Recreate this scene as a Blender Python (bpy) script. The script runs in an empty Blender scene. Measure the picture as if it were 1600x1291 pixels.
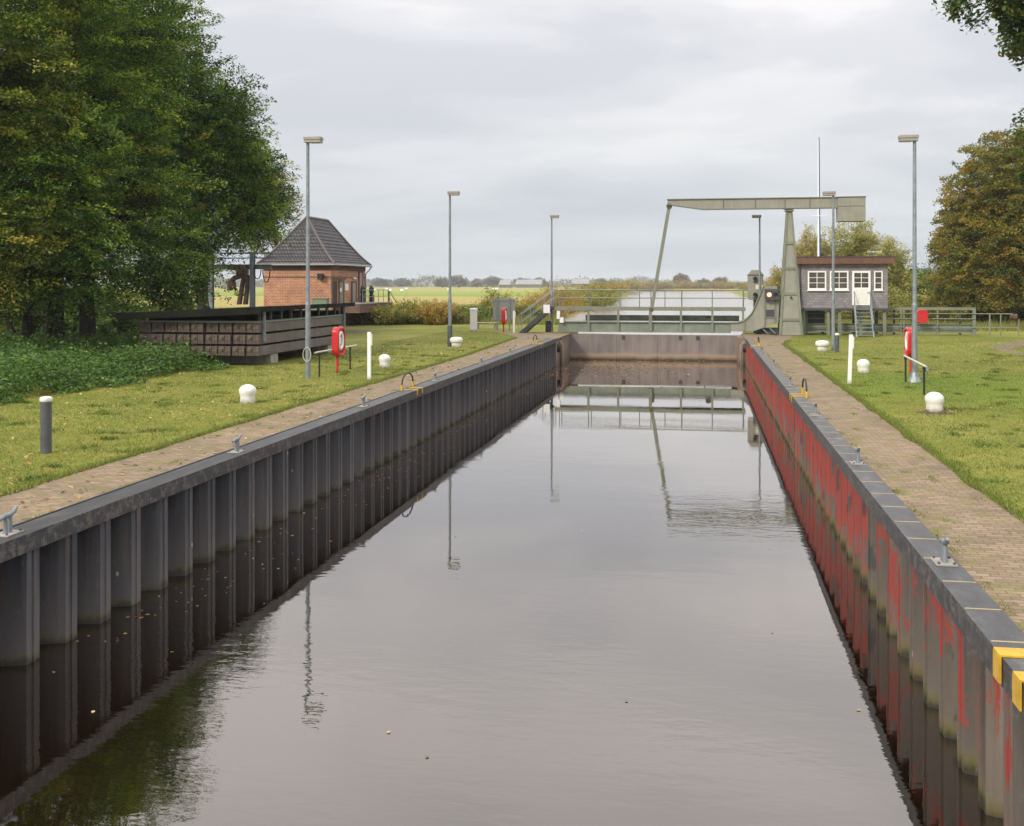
import bpy, math, random
import numpy as np
from math import radians as R, sin, cos, tan, atan, pi, sqrt
from mathutils import Vector, Matrix

# ------------------------------------------------------------------ camera, sky, sun
sc = bpy.context.scene
C = sc.collection
F, CX, HY, CAMZ = 1700.0, 800.0, 445.0, 3.0
TH = atan(297.0 / F)
ST, CT = sin(TH), cos(TH)
WATER = -1.55

cam_d = bpy.data.cameras.new('camera')
cam = bpy.data.objects.new('camera', cam_d)
C.objects.link(cam)
cam.location = (0, 0, CAMZ)
cam.rotation_euler = (R(90), 0, TH)
cam_d.sensor_width = 36
cam_d.lens = 36 * F / 1600
cam_d.shift_y = (HY - 645.5) / 1600
cam_d.clip_end = 8000
sc.camera = cam

SUN_EL, SUN_AZ = R(34), R(214)          # azimuth measured clockwise from +Y
world = bpy.data.worlds.new('World')
sc.world = world
world.use_nodes = True
sc.view_settings.view_transform = 'Standard'
sc.view_settings.look = 'None'
sc.view_settings.exposure = 0.5
sc.view_settings.gamma = 1.0


def nd(nt, kind, **kw):
    n = nt.nodes.new(kind)
    for k, v in kw.items():
        if k.startswith('i_'):
            key = k[2:]
            n.inputs[int(key) if key.isdigit() else key.replace('_', ' ')].default_value = v
        else:
            setattr(n, k, v)
    return n


def lk(nt, a, b):
    nt.links.new(a, b)


def math_n(nt, op, a, b=None, clamp=False):
    n = nt.nodes.new('ShaderNodeMath')
    n.operation = op
    n.use_clamp = clamp
    for i, v in enumerate((a, b)):
        if v is None:
            continue
        if isinstance(v, (int, float)):
            n.inputs[i].default_value = v
        else:
            nt.links.new(v, n.inputs[i])
    return n.outputs[0]


def ramp(nt, fac, stops, interp='LINEAR'):
    n = nt.nodes.new('ShaderNodeValToRGB')
    n.color_ramp.interpolation = interp
    el = n.color_ramp.elements
    while len(el) > 1:
        el.remove(el[-1])
    for i, (p, c) in enumerate(stops):
        e = el[0] if i == 0 else el.new(p)
        e.position = p
        if isinstance(c, (int, float)):
            c = (c, c, c)
        e.color = (c[0], c[1], c[2], 1)
    nt.links.new(fac, n.inputs[0])
    return n.outputs[0]


def mixc(nt, fac, a, b, mode='MIX'):
    n = nt.nodes.new('ShaderNodeMix')
    n.data_type = 'RGBA'
    n.blend_type = mode
    for idx, v in ((0, fac), (6, a), (7, b)):
        if isinstance(v, (int, float)):
            n.inputs[idx].default_value = v
        elif isinstance(v, (tuple, list)):
            n.inputs[idx].default_value = (v[0], v[1], v[2], 1)
        else:
            nt.links.new(v, n.inputs[idx])
    return n.outputs[2]


def noise(nt, vec, scale, detail=4, rough=.55, dist=0.0):
    n = nt.nodes.new('ShaderNodeTexNoise')
    n.inputs['Scale'].default_value = scale
    n.inputs['Detail'].default_value = detail
    n.inputs['Roughness'].default_value = rough
    n.inputs['Distortion'].default_value = dist
    if vec is not None:
        nt.links.new(vec, n.inputs['Vector'])
    return n.outputs['Fac']


def mapping(nt, vec, scale=(1, 1, 1), loc=(0, 0, 0), rot=(0, 0, 0)):
    n = nt.nodes.new('ShaderNodeMapping')
    n.inputs['Scale'].default_value = scale
    n.inputs['Location'].default_value = loc
    n.inputs['Rotation'].default_value = rot
    nt.links.new(vec, n.inputs['Vector'])
    return n.outputs[0]


def build_world():
    nt = world.node_tree
    nt.nodes.clear()
    out = nd(nt, 'ShaderNodeOutputWorld')
    bg = nd(nt, 'ShaderNodeBackground')
    bg.inputs['Strength'].default_value = 0.1
    lk(nt, bg.outputs[0], out.inputs[0])
    sky = nd(nt, 'ShaderNodeTexSky', sky_type='NISHITA')
    sky.sun_disc = False
    sky.sun_elevation = SUN_EL
    sky.sun_rotation = SUN_AZ
    tc = nd(nt, 'ShaderNodeTexCoord')
    sep = nd(nt, 'ShaderNodeSeparateXYZ')
    lk(nt, tc.outputs['Generated'], sep.inputs[0])
    z = math_n(nt, 'MAXIMUM', sep.outputs[2], 0.0)
    den = math_n(nt, 'ADD', z, 0.16)
    u = math_n(nt, 'DIVIDE', sep.outputs[0], den)
    v = math_n(nt, 'DIVIDE', sep.outputs[1], den)
    cmb = nd(nt, 'ShaderNodeCombineXYZ')
    lk(nt, u, cmb.inputs[0])
    lk(nt, v, cmb.inputs[1])
    m = mapping(nt, cmb.outputs[0], (0.75, 1.0, 1), (3.1, 0.7, 0))
    n1 = noise(nt, m, 1.1, 6, .52, .3)
    n2 = noise(nt, mapping(nt, cmb.outputs[0], (0.4, .55, 1), (7.7, 2.2, 0)), 0.9, 3, .5)
    cl = math_n(nt, 'ADD', math_n(nt, 'MULTIPLY', n1, .6), math_n(nt, 'MULTIPLY', n2, .4))
    soft = ramp(nt, cl, [(.40, (4.9, 5.05, 5.35)), (.455, (5.5, 5.58, 5.8)), (.52, (6.5, 6.45, 6.55)), (.58, (7.4, 7.25, 7.2))], 'EASE')
    # overcast: brighter towards the zenith, a blue-grey band above the horizon
    lum = ramp(nt, z, [(0.0, (.83, .862, .895)), (.05, (.83, .862, .895)), (.13, (.94, .945, .955)), (.25, (1.12, 1.10, 1.09)), (.40, (1.7, 1.66, 1.62)), (1.0, (2.3, 2.25, 2.2))])
    hf = ramp(nt, z, [(0.0, .25), (.10, .55), (.22, 1.0)])
    flat = mixc(nt, hf, (5.2, 5.35, 5.5), soft)
    cloud = mixc(nt, 1.0, flat, lum, 'MULTIPLY')
    col = mixc(nt, 0.95, sky.outputs[0], cloud)
    lk(nt, col, bg.inputs['Color'])


build_world()
sun_d = bpy.data.lights.new('sun', 'SUN')
sun_d.energy = 2.0
sun_d.angle = R(11)
sun_d.color = (1.0, .93, .80)
sun = bpy.data.objects.new('sun', sun_d)
C.objects.link(sun)
sun.location = (-30, -30, 60)
_sd = Vector((sin(SUN_AZ) * cos(SUN_EL), cos(SUN_AZ) * cos(SUN_EL), sin(SUN_EL)))
sun.rotation_euler = _sd.to_track_quat('Z', 'Y').to_euler()

# ------------------------------------------------------------------ where things stand (surveyed from the photograph)


def G(px, py, z=0.0):
    """the point of the level plane z seen at photo position px, py"""
    dep = F * (CAMZ - z) / (py - HY)
    lat = (px - CX) / F * dep
    return Vector((lat * CT - dep * ST, lat * ST + dep * CT, z))


def XA(px, Y):
    t = (px - CX) / F
    return (t * Y * CT - Y * ST) / (CT + ST * t)


def ZA(py, X, Y):
    dep = -X * ST + Y * CT
    return CAMZ - (py - HY) * dep / F


def DP(px, dep, py=None):
    """a point at a given distance along the view"""
    lat = (px - CX) / F * dep
    z = 0.0 if py is None else CAMZ - (py - HY) * dep / F
    return Vector((lat * CT - dep * ST, lat * ST + dep * CT, z))


# ------------------------------------------------------------------ materials
MATS = {}


def new_mat(name):
    m = bpy.data.materials.new(name)
    m.use_nodes = True
    nt = m.node_tree
    nt.nodes.clear()
    out = nd(nt, 'ShaderNodeOutputMaterial')
    b = nd(nt, 'ShaderNodeBsdfPrincipled')
    lk(nt, b.outputs[0], out.inputs[0])
    tc = nd(nt, 'ShaderNodeTexCoord')
    MATS[name] = m
    return m, nt, b, tc.outputs['Object'], out


def add_bump(nt, b, h, strength=.3, dist=.02):
    n = nd(nt, 'ShaderNodeBump')
    n.inputs['Strength'].default_value = strength
    n.inputs['Distance'].default_value = dist
    lk(nt, h, n.inputs['Height'])
    lk(nt, n.outputs[0], b.inputs['Normal'])


def M(name, col, rough=.6, var=.18, scale=3.0, bump=.0, bscale=25, metal=0.0, col2=None, vz=1.0, spec=.4, streak=0.0, scol=None):
    m, nt, b, co, out = new_mat(name)
    dark = tuple(c * (1 - var) for c in col)
    light = col2 or tuple(min(1, c * (1 + var)) for c in col)
    v = mapping(nt, co, (1, 1, vz))
    n1 = noise(nt, v, scale, 6, .6)
    c = ramp(nt, n1, [(.32, dark), (.68, light)])
    if streak:
        s = noise(nt, mapping(nt, co, (9, 9, .5)), 1.3, 5, .65)
        c = mixc(nt, math_n(nt, 'MULTIPLY', ramp(nt, s, [(.52, 0.0), (.7, 1.0)]), streak), c, scol or tuple(x * .45 for x in col))
    lk(nt, c, b.inputs['Base Color'])
    r = ramp(nt, noise(nt, co, scale * 3, 3), [(.3, rough * .85), (.7, min(1, rough * 1.15))])
    lk(nt, r, b.inputs['Roughness'])
    b.inputs['Metallic'].default_value = metal
    b.inputs['Specular IOR Level'].default_value = spec
    if bump:
        add_bump(nt, b, noise(nt, co, bscale, 4, .6), bump, .02)
    return m


def foot_dirt(name, col, z1=.16):
    m = MATS[name]
    nt = m.node_tree
    b = [n for n in nt.nodes if n.type == 'BSDF_PRINCIPLED'][0]
    tc = [n for n in nt.nodes if n.type == 'TEX_COORD'][0].outputs['Object']
    src = b.inputs['Base Color'].links[0].from_socket
    sp = nd(nt, 'ShaderNodeSeparateXYZ')
    lk(nt, tc, sp.inputs[0])
    h = math_n(nt, 'ADD', sp.outputs[2], math_n(nt, 'MULTIPLY', math_n(nt, 'SUBTRACT', noise(nt, tc, 9, 5, .7), .5), .22))
    f = ramp(nt, h, [(0.0, .85), (z1 * .5, .45), (z1, 0.0)])
    chips = math_n(nt, 'MULTIPLY', ramp(nt, noise(nt, tc, 14, 4, .7), [(.63, 0.0), (.68, 1.0)]), .55)
    lk(nt, mixc(nt, chips, mixc(nt, f, src, col), (.30, .27, .22)), b.inputs['Base Color'])


def emit(name, col, strength):
    m, nt, b, co, out = new_mat(name)
    b.inputs['Base Color'].default_value = (*col, 1)
    b.inputs['Emission Color'].default_value = (*col, 1)
    b.inputs['Emission Strength'].default_value = strength
    return m


M('galvanised', (.23, .26, .28), .45, .2, 6, .1, 40, .3, streak=.35)
M('lamp_housing', (.30, .28, .25), .5, .12, 8)
M('lamp_glass', (.45, .45, .43), .25, .1, 8)
M('dark_sleeve', (.07, .08, .085), .55, .25, 6, streak=.3)
M('white_paint', (.72, .70, .66), .5, .08, 7, .08, 30, streak=.25, scol=(.42, .40, .33))
M('white_gloss', (.78, .78, .76), .3, .04, 5)
M('red_shell', (.50, .022, .022), .35, .12, 5, .03)
M('black_paint', (.018, .018, .02), .5, .3, 7)
M('wood_pale', (.55, .52, .44), .6, .15, 9)
M('rubber', (.012, .012, .013), .55, .2, 8)
M('steel_dark', (.055, .058, .062), .5, .3, 5, .15, 30, streak=.35)
M('bridge_green', (.185, .200, .145), .5, .14, 1.6, .06, 25, streak=.55, scol=(.085, .10, .055))
M('bridge_panel', (.265, .258, .21), .5, .12, 1.3, .05, 20, streak=.4, scol=(.13, .14, .09))
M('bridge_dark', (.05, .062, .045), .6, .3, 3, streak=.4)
M('girder_grey', (.18, .205, .16), .5, .15, 1.5, .05, 20, streak=.4, scol=(.09, .11, .07))
M('soffit_white', (.58, .60, .62), .5, .08, 4, streak=.2)
M('cream_plate', (.66, .60, .42), .5, .06, 5)
M('rust', (.085, .052, .035), .8, .4, 4, .3, 20, col2=(.16, .10, .07))
M('old_timber', (.055, .036, .027), .85, .5, 3, .4, 18, col2=(.20, .15, .12), streak=.6, scol=(.03, .02, .015))
M('stop_log', (.115, .098, .090), .6, .2, 1.5, .12, 12, col2=(.165, .142, .130), streak=.35, scol=(.16, .07, .03))
M('felt_roof', (.010, .010, .009), .95, .3, 2, .3, 25, col2=(.018, .019, .013), spec=.1)
M('concrete', (.30, .28, .25), .85, .2, 2.5, .3, 25, streak=.45, scol=(.14, .12, .10))
M('yellow_paint', (.55, .33, .025), .5, .2, 6, .05, streak=.5, scol=(.16, .11, .05))
M('cream_joint', (.36, .29, .17), .7, .15, 6)
M('fascia_copper', (.15, .070, .048), .55, .16, 2.0, .05, streak=.3, scol=(.09, .04, .03))
M('glass', (.02, .022, .02), .06, .3, 1.2, 0, 20, 0, (.11, .075, .05), spec=.8)
M('shade_grey', (.06, .06, .065), .7, .2, 4)
M('door_green', (.17, .22, .14), .5, .12, 6)
M('sign_white', (.74, .74, .74), .4, .04, 5)
M('board_grey', (.27, .265, .25), .6, .1, 3, streak=.3)
M('bark', (.055, .045, .033), .9, .4, 5, .8, 18, vz=.25)
M('bark_pale', (.11, .095, .07), .9, .35, 5, .6, 18, vz=.25)
M('bale_wrap', (.75, .76, .76), .35, .05, 3)
M('barn_roof', (.25, .25, .25), .7, .1, .2)
M('barn_wall', (.12, .13, .08), .8, .15, .3)
M('blue_cover', (.02, .09, .30), .5, .2, 6)
M('orange_tape', (.6, .12, .02), .5, .1, 5)
M('soil_brown', (.10, .06, .035), .95, .4, 9, .4, 40)
foot_dirt('white_paint', (.16, .16, .08))
foot_dirt('white_gloss', (.20, .20, .11), .12)
foot_dirt('red_shell', (.20, .05, .035), .12)
emit('red_lamp', (1.0, .16, .09), 6.0)
M('lens_blue', (.02, .035, .11), .15, .2, 5)
M('lens_dark', (.02, .02, .02), .2, .2, 5)


def leaf_mat(name, stops, trans=.35):
    m, nt, b, co, out = new_mat(name)
    at = nd(nt, 'ShaderNodeAttribute', attribute_name='tint')
    c = ramp(nt, at.outputs['Fac'], stops)
    lk(nt, c, b.inputs['Base Color'])
    b.inputs['Roughness'].default_value = .55
    b.inputs['Specular IOR Level'].default_value = .3
    tr = nd(nt, 'ShaderNodeBsdfTranslucent')
    lk(nt, mixc(nt, 1.0, c, (1.0, 1.0, .55), 'MULTIPLY'), tr.inputs['Color'])
    mx = nd(nt, 'ShaderNodeMixShader')
    mx.inputs[0].default_value = trans
    lk(nt, b.outputs[0], mx.inputs[1])
    lk(nt, tr.outputs[0], mx.inputs[2])
    lk(nt, mx.outputs[0], out.inputs[0])
    return m


leaf_mat('leaf_hornbeam', [(0, (.018, .045, .008)), (.3, (.055, .125, .020)), (.6, (.155, .265, .040)), (.87, (.31, .41, .06)), (1, (.42, .40, .06))], .42)
leaf_mat('leaf_olive', [(0, (.035, .06, .010)), (.4, (.105, .145, .022)), (.8, (.25, .28, .042)), (1, (.36, .28, .05))])
leaf_mat('leaf_autumn', [(0, (.08, .10, .016)), (.4, (.19, .195, .032)), (.7, (.27, .215, .034)), (.9, (.37, .22, .036)), (1, (.42, .28, .05))])
leaf_mat('leaf_chestnut', [(0, (.030, .055, .014)), (.5, (.07, .11, .02)), (.85, (.15, .19, .03)), (1, (.35, .24, .03))])
leaf_mat('leaf_willow', [(0, (.24, .21, .06)), (.5, (.40, .33, .10)), (1, (.52, .42, .14))])
leaf_mat('leaf_willow_green', [(0, (.22, .225, .065)), (.5, (.39, .37, .12)), (1, (.52, .47, .17))])
leaf_mat('leaf_reed', [(0, (.20, .145, .04)), (.5, (.36, .25, .06)), (1, (.50, .34, .085))])
leaf_mat('leaf_scrub', [(0, (.11, .13, .03)), (.5, (.26, .265, .062)), (.85, (.42, .36, .09)), (1, (.48, .34, .09))])
leaf_mat('leaf_nettle', [(0, (.035, .08, .016)), (.5, (.09, .175, .035)), (.9, (.17, .27, .06)), (1, (.28, .32, .08))])
leaf_mat('leaf_far', [(0, (.10, .12, .075)), (.5, (.14, .155, .095)), (1, (.19, .185, .105))])  # lighter grey green, some of the distance haze put into the leaf colour
leaf_mat('leaf_far_brown', [(0, (.15, .12, .07)), (.5, (.20, .155, .085)), (1, (.26, .19, .10))])
leaf_mat('grass_blade', [(0, (.065, .105, .014)), (.3, (.12, .172, .024)), (.6, (.19, .222, .040)), (.85, (.30, .28, .072)), (1, (.40, .33, .12))], .3)
leaf_mat('grass_blade_rough', [(0, (.10, .14, .03)), (.5, (.20, .20, .05)), (1, (.34, .28, .10))], .3)
leaf_mat('fallen_leaf', [(0, (.12, .055, .02)), (.4, (.26, .13, .04)), (.8, (.42, .27, .09)), (1, (.55, .42, .20))], .1)


def mat_ground():
    m, nt, b, co, out = new_mat('ground')
    sep = nd(nt, 'ShaderNodeSeparateXYZ')
    lk(nt, co, sep.inputs[0])
    x, y = sep.outputs[0], sep.outputs[1]
    n1 = noise(nt, co, .22, 6, .65)
    n2 = noise(nt, co, 2.6, 5, .7)
    n3 = noise(nt, co, 28, 3, .7)
    mixn = math_n(nt, 'ADD', math_n(nt, 'ADD', math_n(nt, 'MULTIPLY', n1, .45), math_n(nt, 'MULTIPLY', n2, .35)), math_n(nt, 'MULTIPLY', n3, .2))
    lawn = ramp(nt, mixn, [(.36, (.08, .105, .016)), (.45, (.145, .165, .026)), (.53, (.21, .21, .042)), (.62, (.30, .25, .08))])
    # mowing lanes
    w = nd(nt, 'ShaderNodeTexWave', wave_type='BANDS')
    w.inputs['Scale'].default_value = .33
    w.inputs['Distortion'].default_value = 1.2
    w.inputs['Detail'].default_value = 2
    lk(nt, mapping(nt, co, (.3, 1, 1), rot=(0, 0, R(24))), w.inputs['Vector'])
    lawn = mixc(nt, math_n(nt, 'MULTIPLY', w.outputs['Fac'], .22), lawn, (.21, .205, .04))
    # a lusher band beside the near right quay
    lush = math_n(nt, 'MULTIPLY', ramp(nt, math_n(nt, 'ADD', math_n(nt, 'MULTIPLY', math_n(nt, 'ADD', y, math_n(nt, 'MULTIPLY', n1, 14.0)), .01), 0), [(.34, 0.0), (.37, 1.0), (.46, 1.0), (.475, 0.0)]), ramp(nt, math_n(nt, 'MULTIPLY', x, .1), [(.3, 0.0), (.4, 1.0)]))
    lawn = mixc(nt, math_n(nt, 'MULTIPLY', lush, .6), lawn, mixc(nt, n2, (.085, .15, .012), (.15, .22, .02)))
    # fields beyond
    yy = math_n(nt, 'ADD', y, math_n(nt, 'MULTIPLY', math_n(nt, 'SUBTRACT', noise(nt, co, .02, 3), .5), 40.0))
    fy = math_n(nt, 'MULTIPLY', yy, 1 / 900.0)
    field = ramp(nt, fy, [(.085, (.16, .17, .04)), (.13, (.26, .20, .06)), (.17, (.35, .27, .095)), (.30, (.36, .29, .10)), (.318, (.10, .12, .03)), (.325, (.17, .26, .03)), (.46, (.21, .29, .04)), (.47, (.12, .14, .03)), (.475, (.30, .31, .06)), (.60, (.27, .30, .06)), (.70, (.32, .30, .10)), (.82, (.34, .27, .08)), (1.0, (.30, .24, .08))])
    field = mixc(nt, .35, field, ramp(nt, noise(nt, co, .35, 6, .7), [(.3, (.12, .14, .025)), (.7, (.36, .33, .11))]))
    right = ramp(nt, math_n(nt, 'MULTIPLY', x, .02), [(.35, 0.0), (.5, 1.0)])
    field = mixc(nt, math_n(nt, 'MULTIPLY', math_n(nt, 'MULTIPLY', right, ramp(nt, fy, [(.42, 1.0), (.52, 0.0)])), .7), field, (.16, .24, .035))
    f = ramp(nt, fy, [(.086, 0.0), (.094, 1.0)])
    col = mixc(nt, f, lawn, field)
    # bare earth under the trees
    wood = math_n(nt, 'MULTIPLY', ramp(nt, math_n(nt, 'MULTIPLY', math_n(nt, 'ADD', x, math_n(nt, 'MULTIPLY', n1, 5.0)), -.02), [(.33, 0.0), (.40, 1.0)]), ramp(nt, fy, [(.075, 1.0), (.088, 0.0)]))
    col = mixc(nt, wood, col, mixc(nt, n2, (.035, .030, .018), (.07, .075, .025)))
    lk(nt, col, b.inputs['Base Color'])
    b.inputs['Roughness'].default_value = .9
    b.inputs['Specular IOR Level'].default_value = .15
    add_bump(nt, b, math_n(nt, 'ADD', n3, math_n(nt, 'MULTIPLY', n2, 1.5)), .6, .05)


mat_ground()


def mat_paver():
    m, nt, b, co, out = new_mat('paver')
    br = nd(nt, 'ShaderNodeTexBrick')
    br.inputs['Scale'].default_value = 1
    br.inputs['Brick Width'].default_value = .21
    br.inputs['Row Height'].default_value = .105
    br.inputs['Mortar Size'].default_value = .008
    br.inputs['Color1'].default_value = (.20, .152, .108, 1)
    br.inputs['Color2'].default_value = (.30, .235, .168, 1)
    br.inputs['Mortar'].default_value = (.15, .12, .08, 1)
    dv = nd(nt, 'ShaderNodeVectorMath', operation='ADD')
    wn = nd(nt, 'ShaderNodeTexNoise')
    wn.inputs['Scale'].default_value = 1.2
    lk(nt, co, wn.inputs['Vector'])
    sc_ = nd(nt, 'ShaderNodeVectorMath', operation='SCALE')
    sc_.inputs['Scale'].default_value = .05
    lk(nt, wn.outputs['Color'], sc_.inputs[0])
    lk(nt, co, dv.inputs[0])
    lk(nt, sc_.outputs[0], dv.inputs[1])
    lk(nt, dv.outputs[0], br.inputs['Vector'])
    big = noise(nt, co, .7, 6, .7)
    c = mixc(nt, 1.0, br.outputs['Color'], ramp(nt, big, [(.3, (.72, .70, .68)), (.7, (1.18, 1.12, 1.05))]), 'MULTIPLY')
    fine = noise(nt, co, 14, 5, .7)
    c = mixc(nt, math_n(nt, 'MULTIPLY', ramp(nt, fine, [(.5, 0.0), (.72, 1.0)]), .5), c, (.13, .095, .06))
    moss = math_n(nt, 'MULTIPLY', ramp(nt, noise(nt, co, 1.6, 7, .75), [(.50, 0.0), (.63, 1.0)]), .8)
    c = mixc(nt, moss, c, mixc(nt, fine, (.12, .13, .03), (.22, .18, .07)))
    lk(nt, c, b.inputs['Base Color'])
    b.inputs['Roughness'].default_value = .85
    b.inputs['Specular IOR Level'].default_value = .2
    add_bump(nt, b, math_n(nt, 'ADD', math_n(nt, 'MULTIPLY', br.outputs['Fac'], -1.0), math_n(nt, 'MULTIPLY', fine, .5)), .7, .012)


mat_paver()


def mat_masonry(name, w, h, mortar, c1, c2, cm, off=.5, bump=.4, var=.25, bias=0.0):
    m, nt, b, co, out = new_mat(name)
    sep = nd(nt, 'ShaderNodeSeparateXYZ')
    lk(nt, co, sep.inputs[0])
    cmb = nd(nt, 'ShaderNodeCombineXYZ')
    lk(nt, math_n(nt, 'ADD', sep.outputs[0], sep.outputs[1]), cmb.inputs[0])
    lk(nt, sep.outputs[2], cmb.inputs[1])
    br = nd(nt, 'ShaderNodeTexBrick')
    br.offset = off
    br.inputs['Scale'].default_value = 1
    br.inputs['Brick Width'].default_value = w
    br.inputs['Row Height'].default_value = h
    br.inputs['Mortar Size'].default_value = mortar
    br.inputs['Bias'].default_value = bias
    br.inputs['Color1'].default_value = (*c1, 1)
    br.inputs['Color2'].default_value = (*c2, 1)
    br.inputs['Mortar'].default_value = (*cm, 1)
    lk(nt, cmb.outputs[0], br.inputs['Vector'])
    n1 = noise(nt, co, 1.1, 6, .65)
    c = mixc(nt, 1.0, br.outputs['Color'], ramp(nt, n1, [(.3, (1 - var,) * 3), (.7, (1 + var,) * 3)]), 'MULTIPLY')
    lk(nt, c, b.inputs['Base Color'])
    b.inputs['Roughness'].default_value = .75
    b.inputs['Specular IOR Level'].default_value = .3
    add_bump(nt, b, math_n(nt, 'MULTIPLY', br.outputs['Fac'], -1.0), bump, .02)


mat_masonry('brick', .26, .11, .022, (.31, .095, .045), (.43, .155, .08), (.46, .30, .20), bias=.0)
mat_masonry('brick_dark', .12, .083, .010, (.09, .045, .032), (.16, .075, .05), (.18, .14, .11))
mat_masonry('roof_tile', .24, .26, .022, (.075, .070, .078), (.105, .098, .105), (.02, .019, .021), off=0.0, bump=.8)
mat_masonry('shingle', .20, .15, .007, (.19, .175, .19), (.26, .24, .255), (.12, .11, .118), bump=.3, var=.22)


def mat_pile(name, red):
    m, nt, b, co, out = new_mat(name)
    sep = nd(nt, 'ShaderNodeSeparateXYZ')
    lk(nt, co, sep.inputs[0])
    y, z = math_n(nt, 'ADD', sep.outputs[1], 30.0), sep.outputs[2]
    st = noise(nt, mapping(nt, co, (6, 6, .35)), 1.0, 6, .65)
    fine = noise(nt, co, 16, 5, .7)
    if red:
        base = ramp(nt, st, [(.3, (.060, .050, .044)), (.55, (.110, .094, .082)), (.72, (.185, .16, .138))])
        lowz = (.135, .112, .09)
    else:
        base = ramp(nt, st, [(.3, (.027, .028, .032)), (.5, (.052, .054, .062)), (.72, (.105, .103, .110))])
        lowz = (.15, .132, .13)
    pidx = math_n(nt, 'FLOOR', math_n(nt, 'DIVIDE', math_n(nt, 'ADD', y, 6.0 if not red else 6.3), .81))
    wn = nd(nt, 'ShaderNodeTexWhiteNoise', noise_dimensions='1D')
    lk(nt, pidx, wn.inputs['W'])
    pv = wn.outputs['Value']
    base = mixc(nt, 1.0, base, ramp(nt, pv, [(0.0, (.62, .62, .64)), (1.0, (1.38, 1.35, 1.28))]), 'MULTIPLY')
    scp = math_n(nt, 'MULTIPLY', ramp(nt, noise(nt, mapping(nt, co, (8, 1.5, 5)), 1.7, 6, .75), [(.58, 0.0), (.68, 1.0)]), .5)
    base = mixc(nt, scp, base, (.16, .15, .145) if red else (.12, .118, .12))
    rst = math_n(nt, 'MULTIPLY', ramp(nt, noise(nt, mapping(nt, co, (10, 10, .5), (2, 7, 3)), .8, 6, .7), [(.54, 0.0), (.66, 1.0)]), .65)
    base = mixc(nt, rst, base, (.13, .065, .035) if red else (.105, .062, .046))
    h = math_n(nt, 'SUBTRACT', z, WATER)
    low = ramp(nt, math_n(nt, 'ADD', math_n(nt, 'MULTIPLY', h, .6), math_n(nt, 'MULTIPLY', st, .2)), [(.12, 1.0), (.75, 0.0)])
    lowz = tuple(v * .9 for v in lowz)
    c = mixc(nt, math_n(nt, 'MULTIPLY', low, .6), base, lowz)
    rn = math_n(nt, 'ADD', noise(nt, mapping(nt, co, (2.2, 2.6, .75), (4, 2, 1)), 1.1, 6, .68, .3), math_n(nt, 'MULTIPLY', math_n(nt, 'SUBTRACT', pv, .5), .09))
    if red:
        yb = math_n(nt, 'MULTIPLY', ramp(nt, math_n(nt, 'MULTIPLY', y, 1 / 70.0), [(.10, -.085), (.18, -.01), (.26, .05), (.45, .10), (.75, .115), (.9, .0)]), 1.0)
        yneg = ramp(nt, math_n(nt, 'MULTIPLY', y, 1 / 70.0), [(.08, .03), (.2, -.01), (.28, -.03)])
        ymore = ramp(nt, math_n(nt, 'MULTIPLY', y, 1 / 70.0), [(.17, 0.0), (.27, .07), (.45, .13), (.8, .13), (.92, .06)])
        up = ramp(nt, h, [(.35, 0.0), (1.0, .07)])
        rr = math_n(nt, 'ADD', math_n(nt, 'ADD', rn, math_n(nt, 'SUBTRACT', ymore, yneg)), math_n(nt, 'SUBTRACT', up, .06))
        rm = ramp(nt, rr, [(.50, 0.0), (.53, .95)])
        scr = ramp(nt, noise(nt, mapping(nt, co, (5, 9, .6), (1, 5, 2)), 1.6, 5, .7), [(.56, 0.0), (.62, 1.0)])
        rm = math_n(nt, 'MULTIPLY', rm, math_n(nt, 'SUBTRACT', 1.0, math_n(nt, 'MULTIPLY', scr, .85)))
        redc = mixc(nt, st, (.15, .022, .017), (.34, .050, .036))
        c = mixc(nt, rm, c, redc)
        blk = math_n(nt, 'MULTIPLY', ramp(nt, noise(nt, mapping(nt, co, (2, 2.6, .8), (9, 3, 1)), 1.0, 5, .6), [(.60, 0.0), (.64, 1.0)]), .85)
        c = mixc(nt, blk, c, (.035, .034, .036))
    else:
        rm = math_n(nt, 'MULTIPLY', ramp(nt, rn, [(.63, 0.0), (.70, 1.0)]), .25)
        c = mixc(nt, rm, c, (.15, .075, .065))
    # white splashes
    vo = nd(nt, 'ShaderNodeTexVoronoi')
    vo.inputs['Scale'].default_value = 3.2
    lk(nt, mapping(nt, co, (1, 1, .55)), vo.inputs['Vector'])
    sp = ramp(nt, vo.outputs['Distance'], [(.05, 1.0), (.08, 0.0)])
    pick = ramp(nt, noise(nt, co, 1.3, 2), [(.44, 0.0), (.5, 1.0)])
    c = mixc(nt, math_n(nt, 'MULTIPLY', math_n(nt, 'MULTIPLY', sp, pick), .7), c, (.45, .45, .44))
    # algae above the waterline
    ah = math_n(nt, 'ADD', math_n(nt, 'ADD', h, math_n(nt, 'MULTIPLY', math_n(nt, 'SUBTRACT', pv, .5), .10)), math_n(nt, 'MULTIPLY', math_n(nt, 'SUBTRACT', noise(nt, mapping(nt, co, (3, 3, .8)), 1.4, 5, .7), .5), .35))
    al = ramp(nt, ah, [(.02, 1.0), (.10, .85), (.24, 0.0)] if red else [(.02, 1.0), (.07, .8), (.15, 0.0)])
    alc = ramp(nt, ah, [(.02, (.018, .020, .006)), (.08, (.085, .075, .018)), (.22, (.14, .12, .055))])
    c = mixc(nt, math_n(nt, 'MULTIPLY', al, .9 if red else .7), c, alc)
    lk(nt, c, b.inputs['Base Color'])
    rr2 = ramp(nt, st, [(.3, .42), (.7, .62)])
    lk(nt, rr2, b.inputs['Roughness'])
    b.inputs['Specular IOR Level'].default_value = .35
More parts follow.
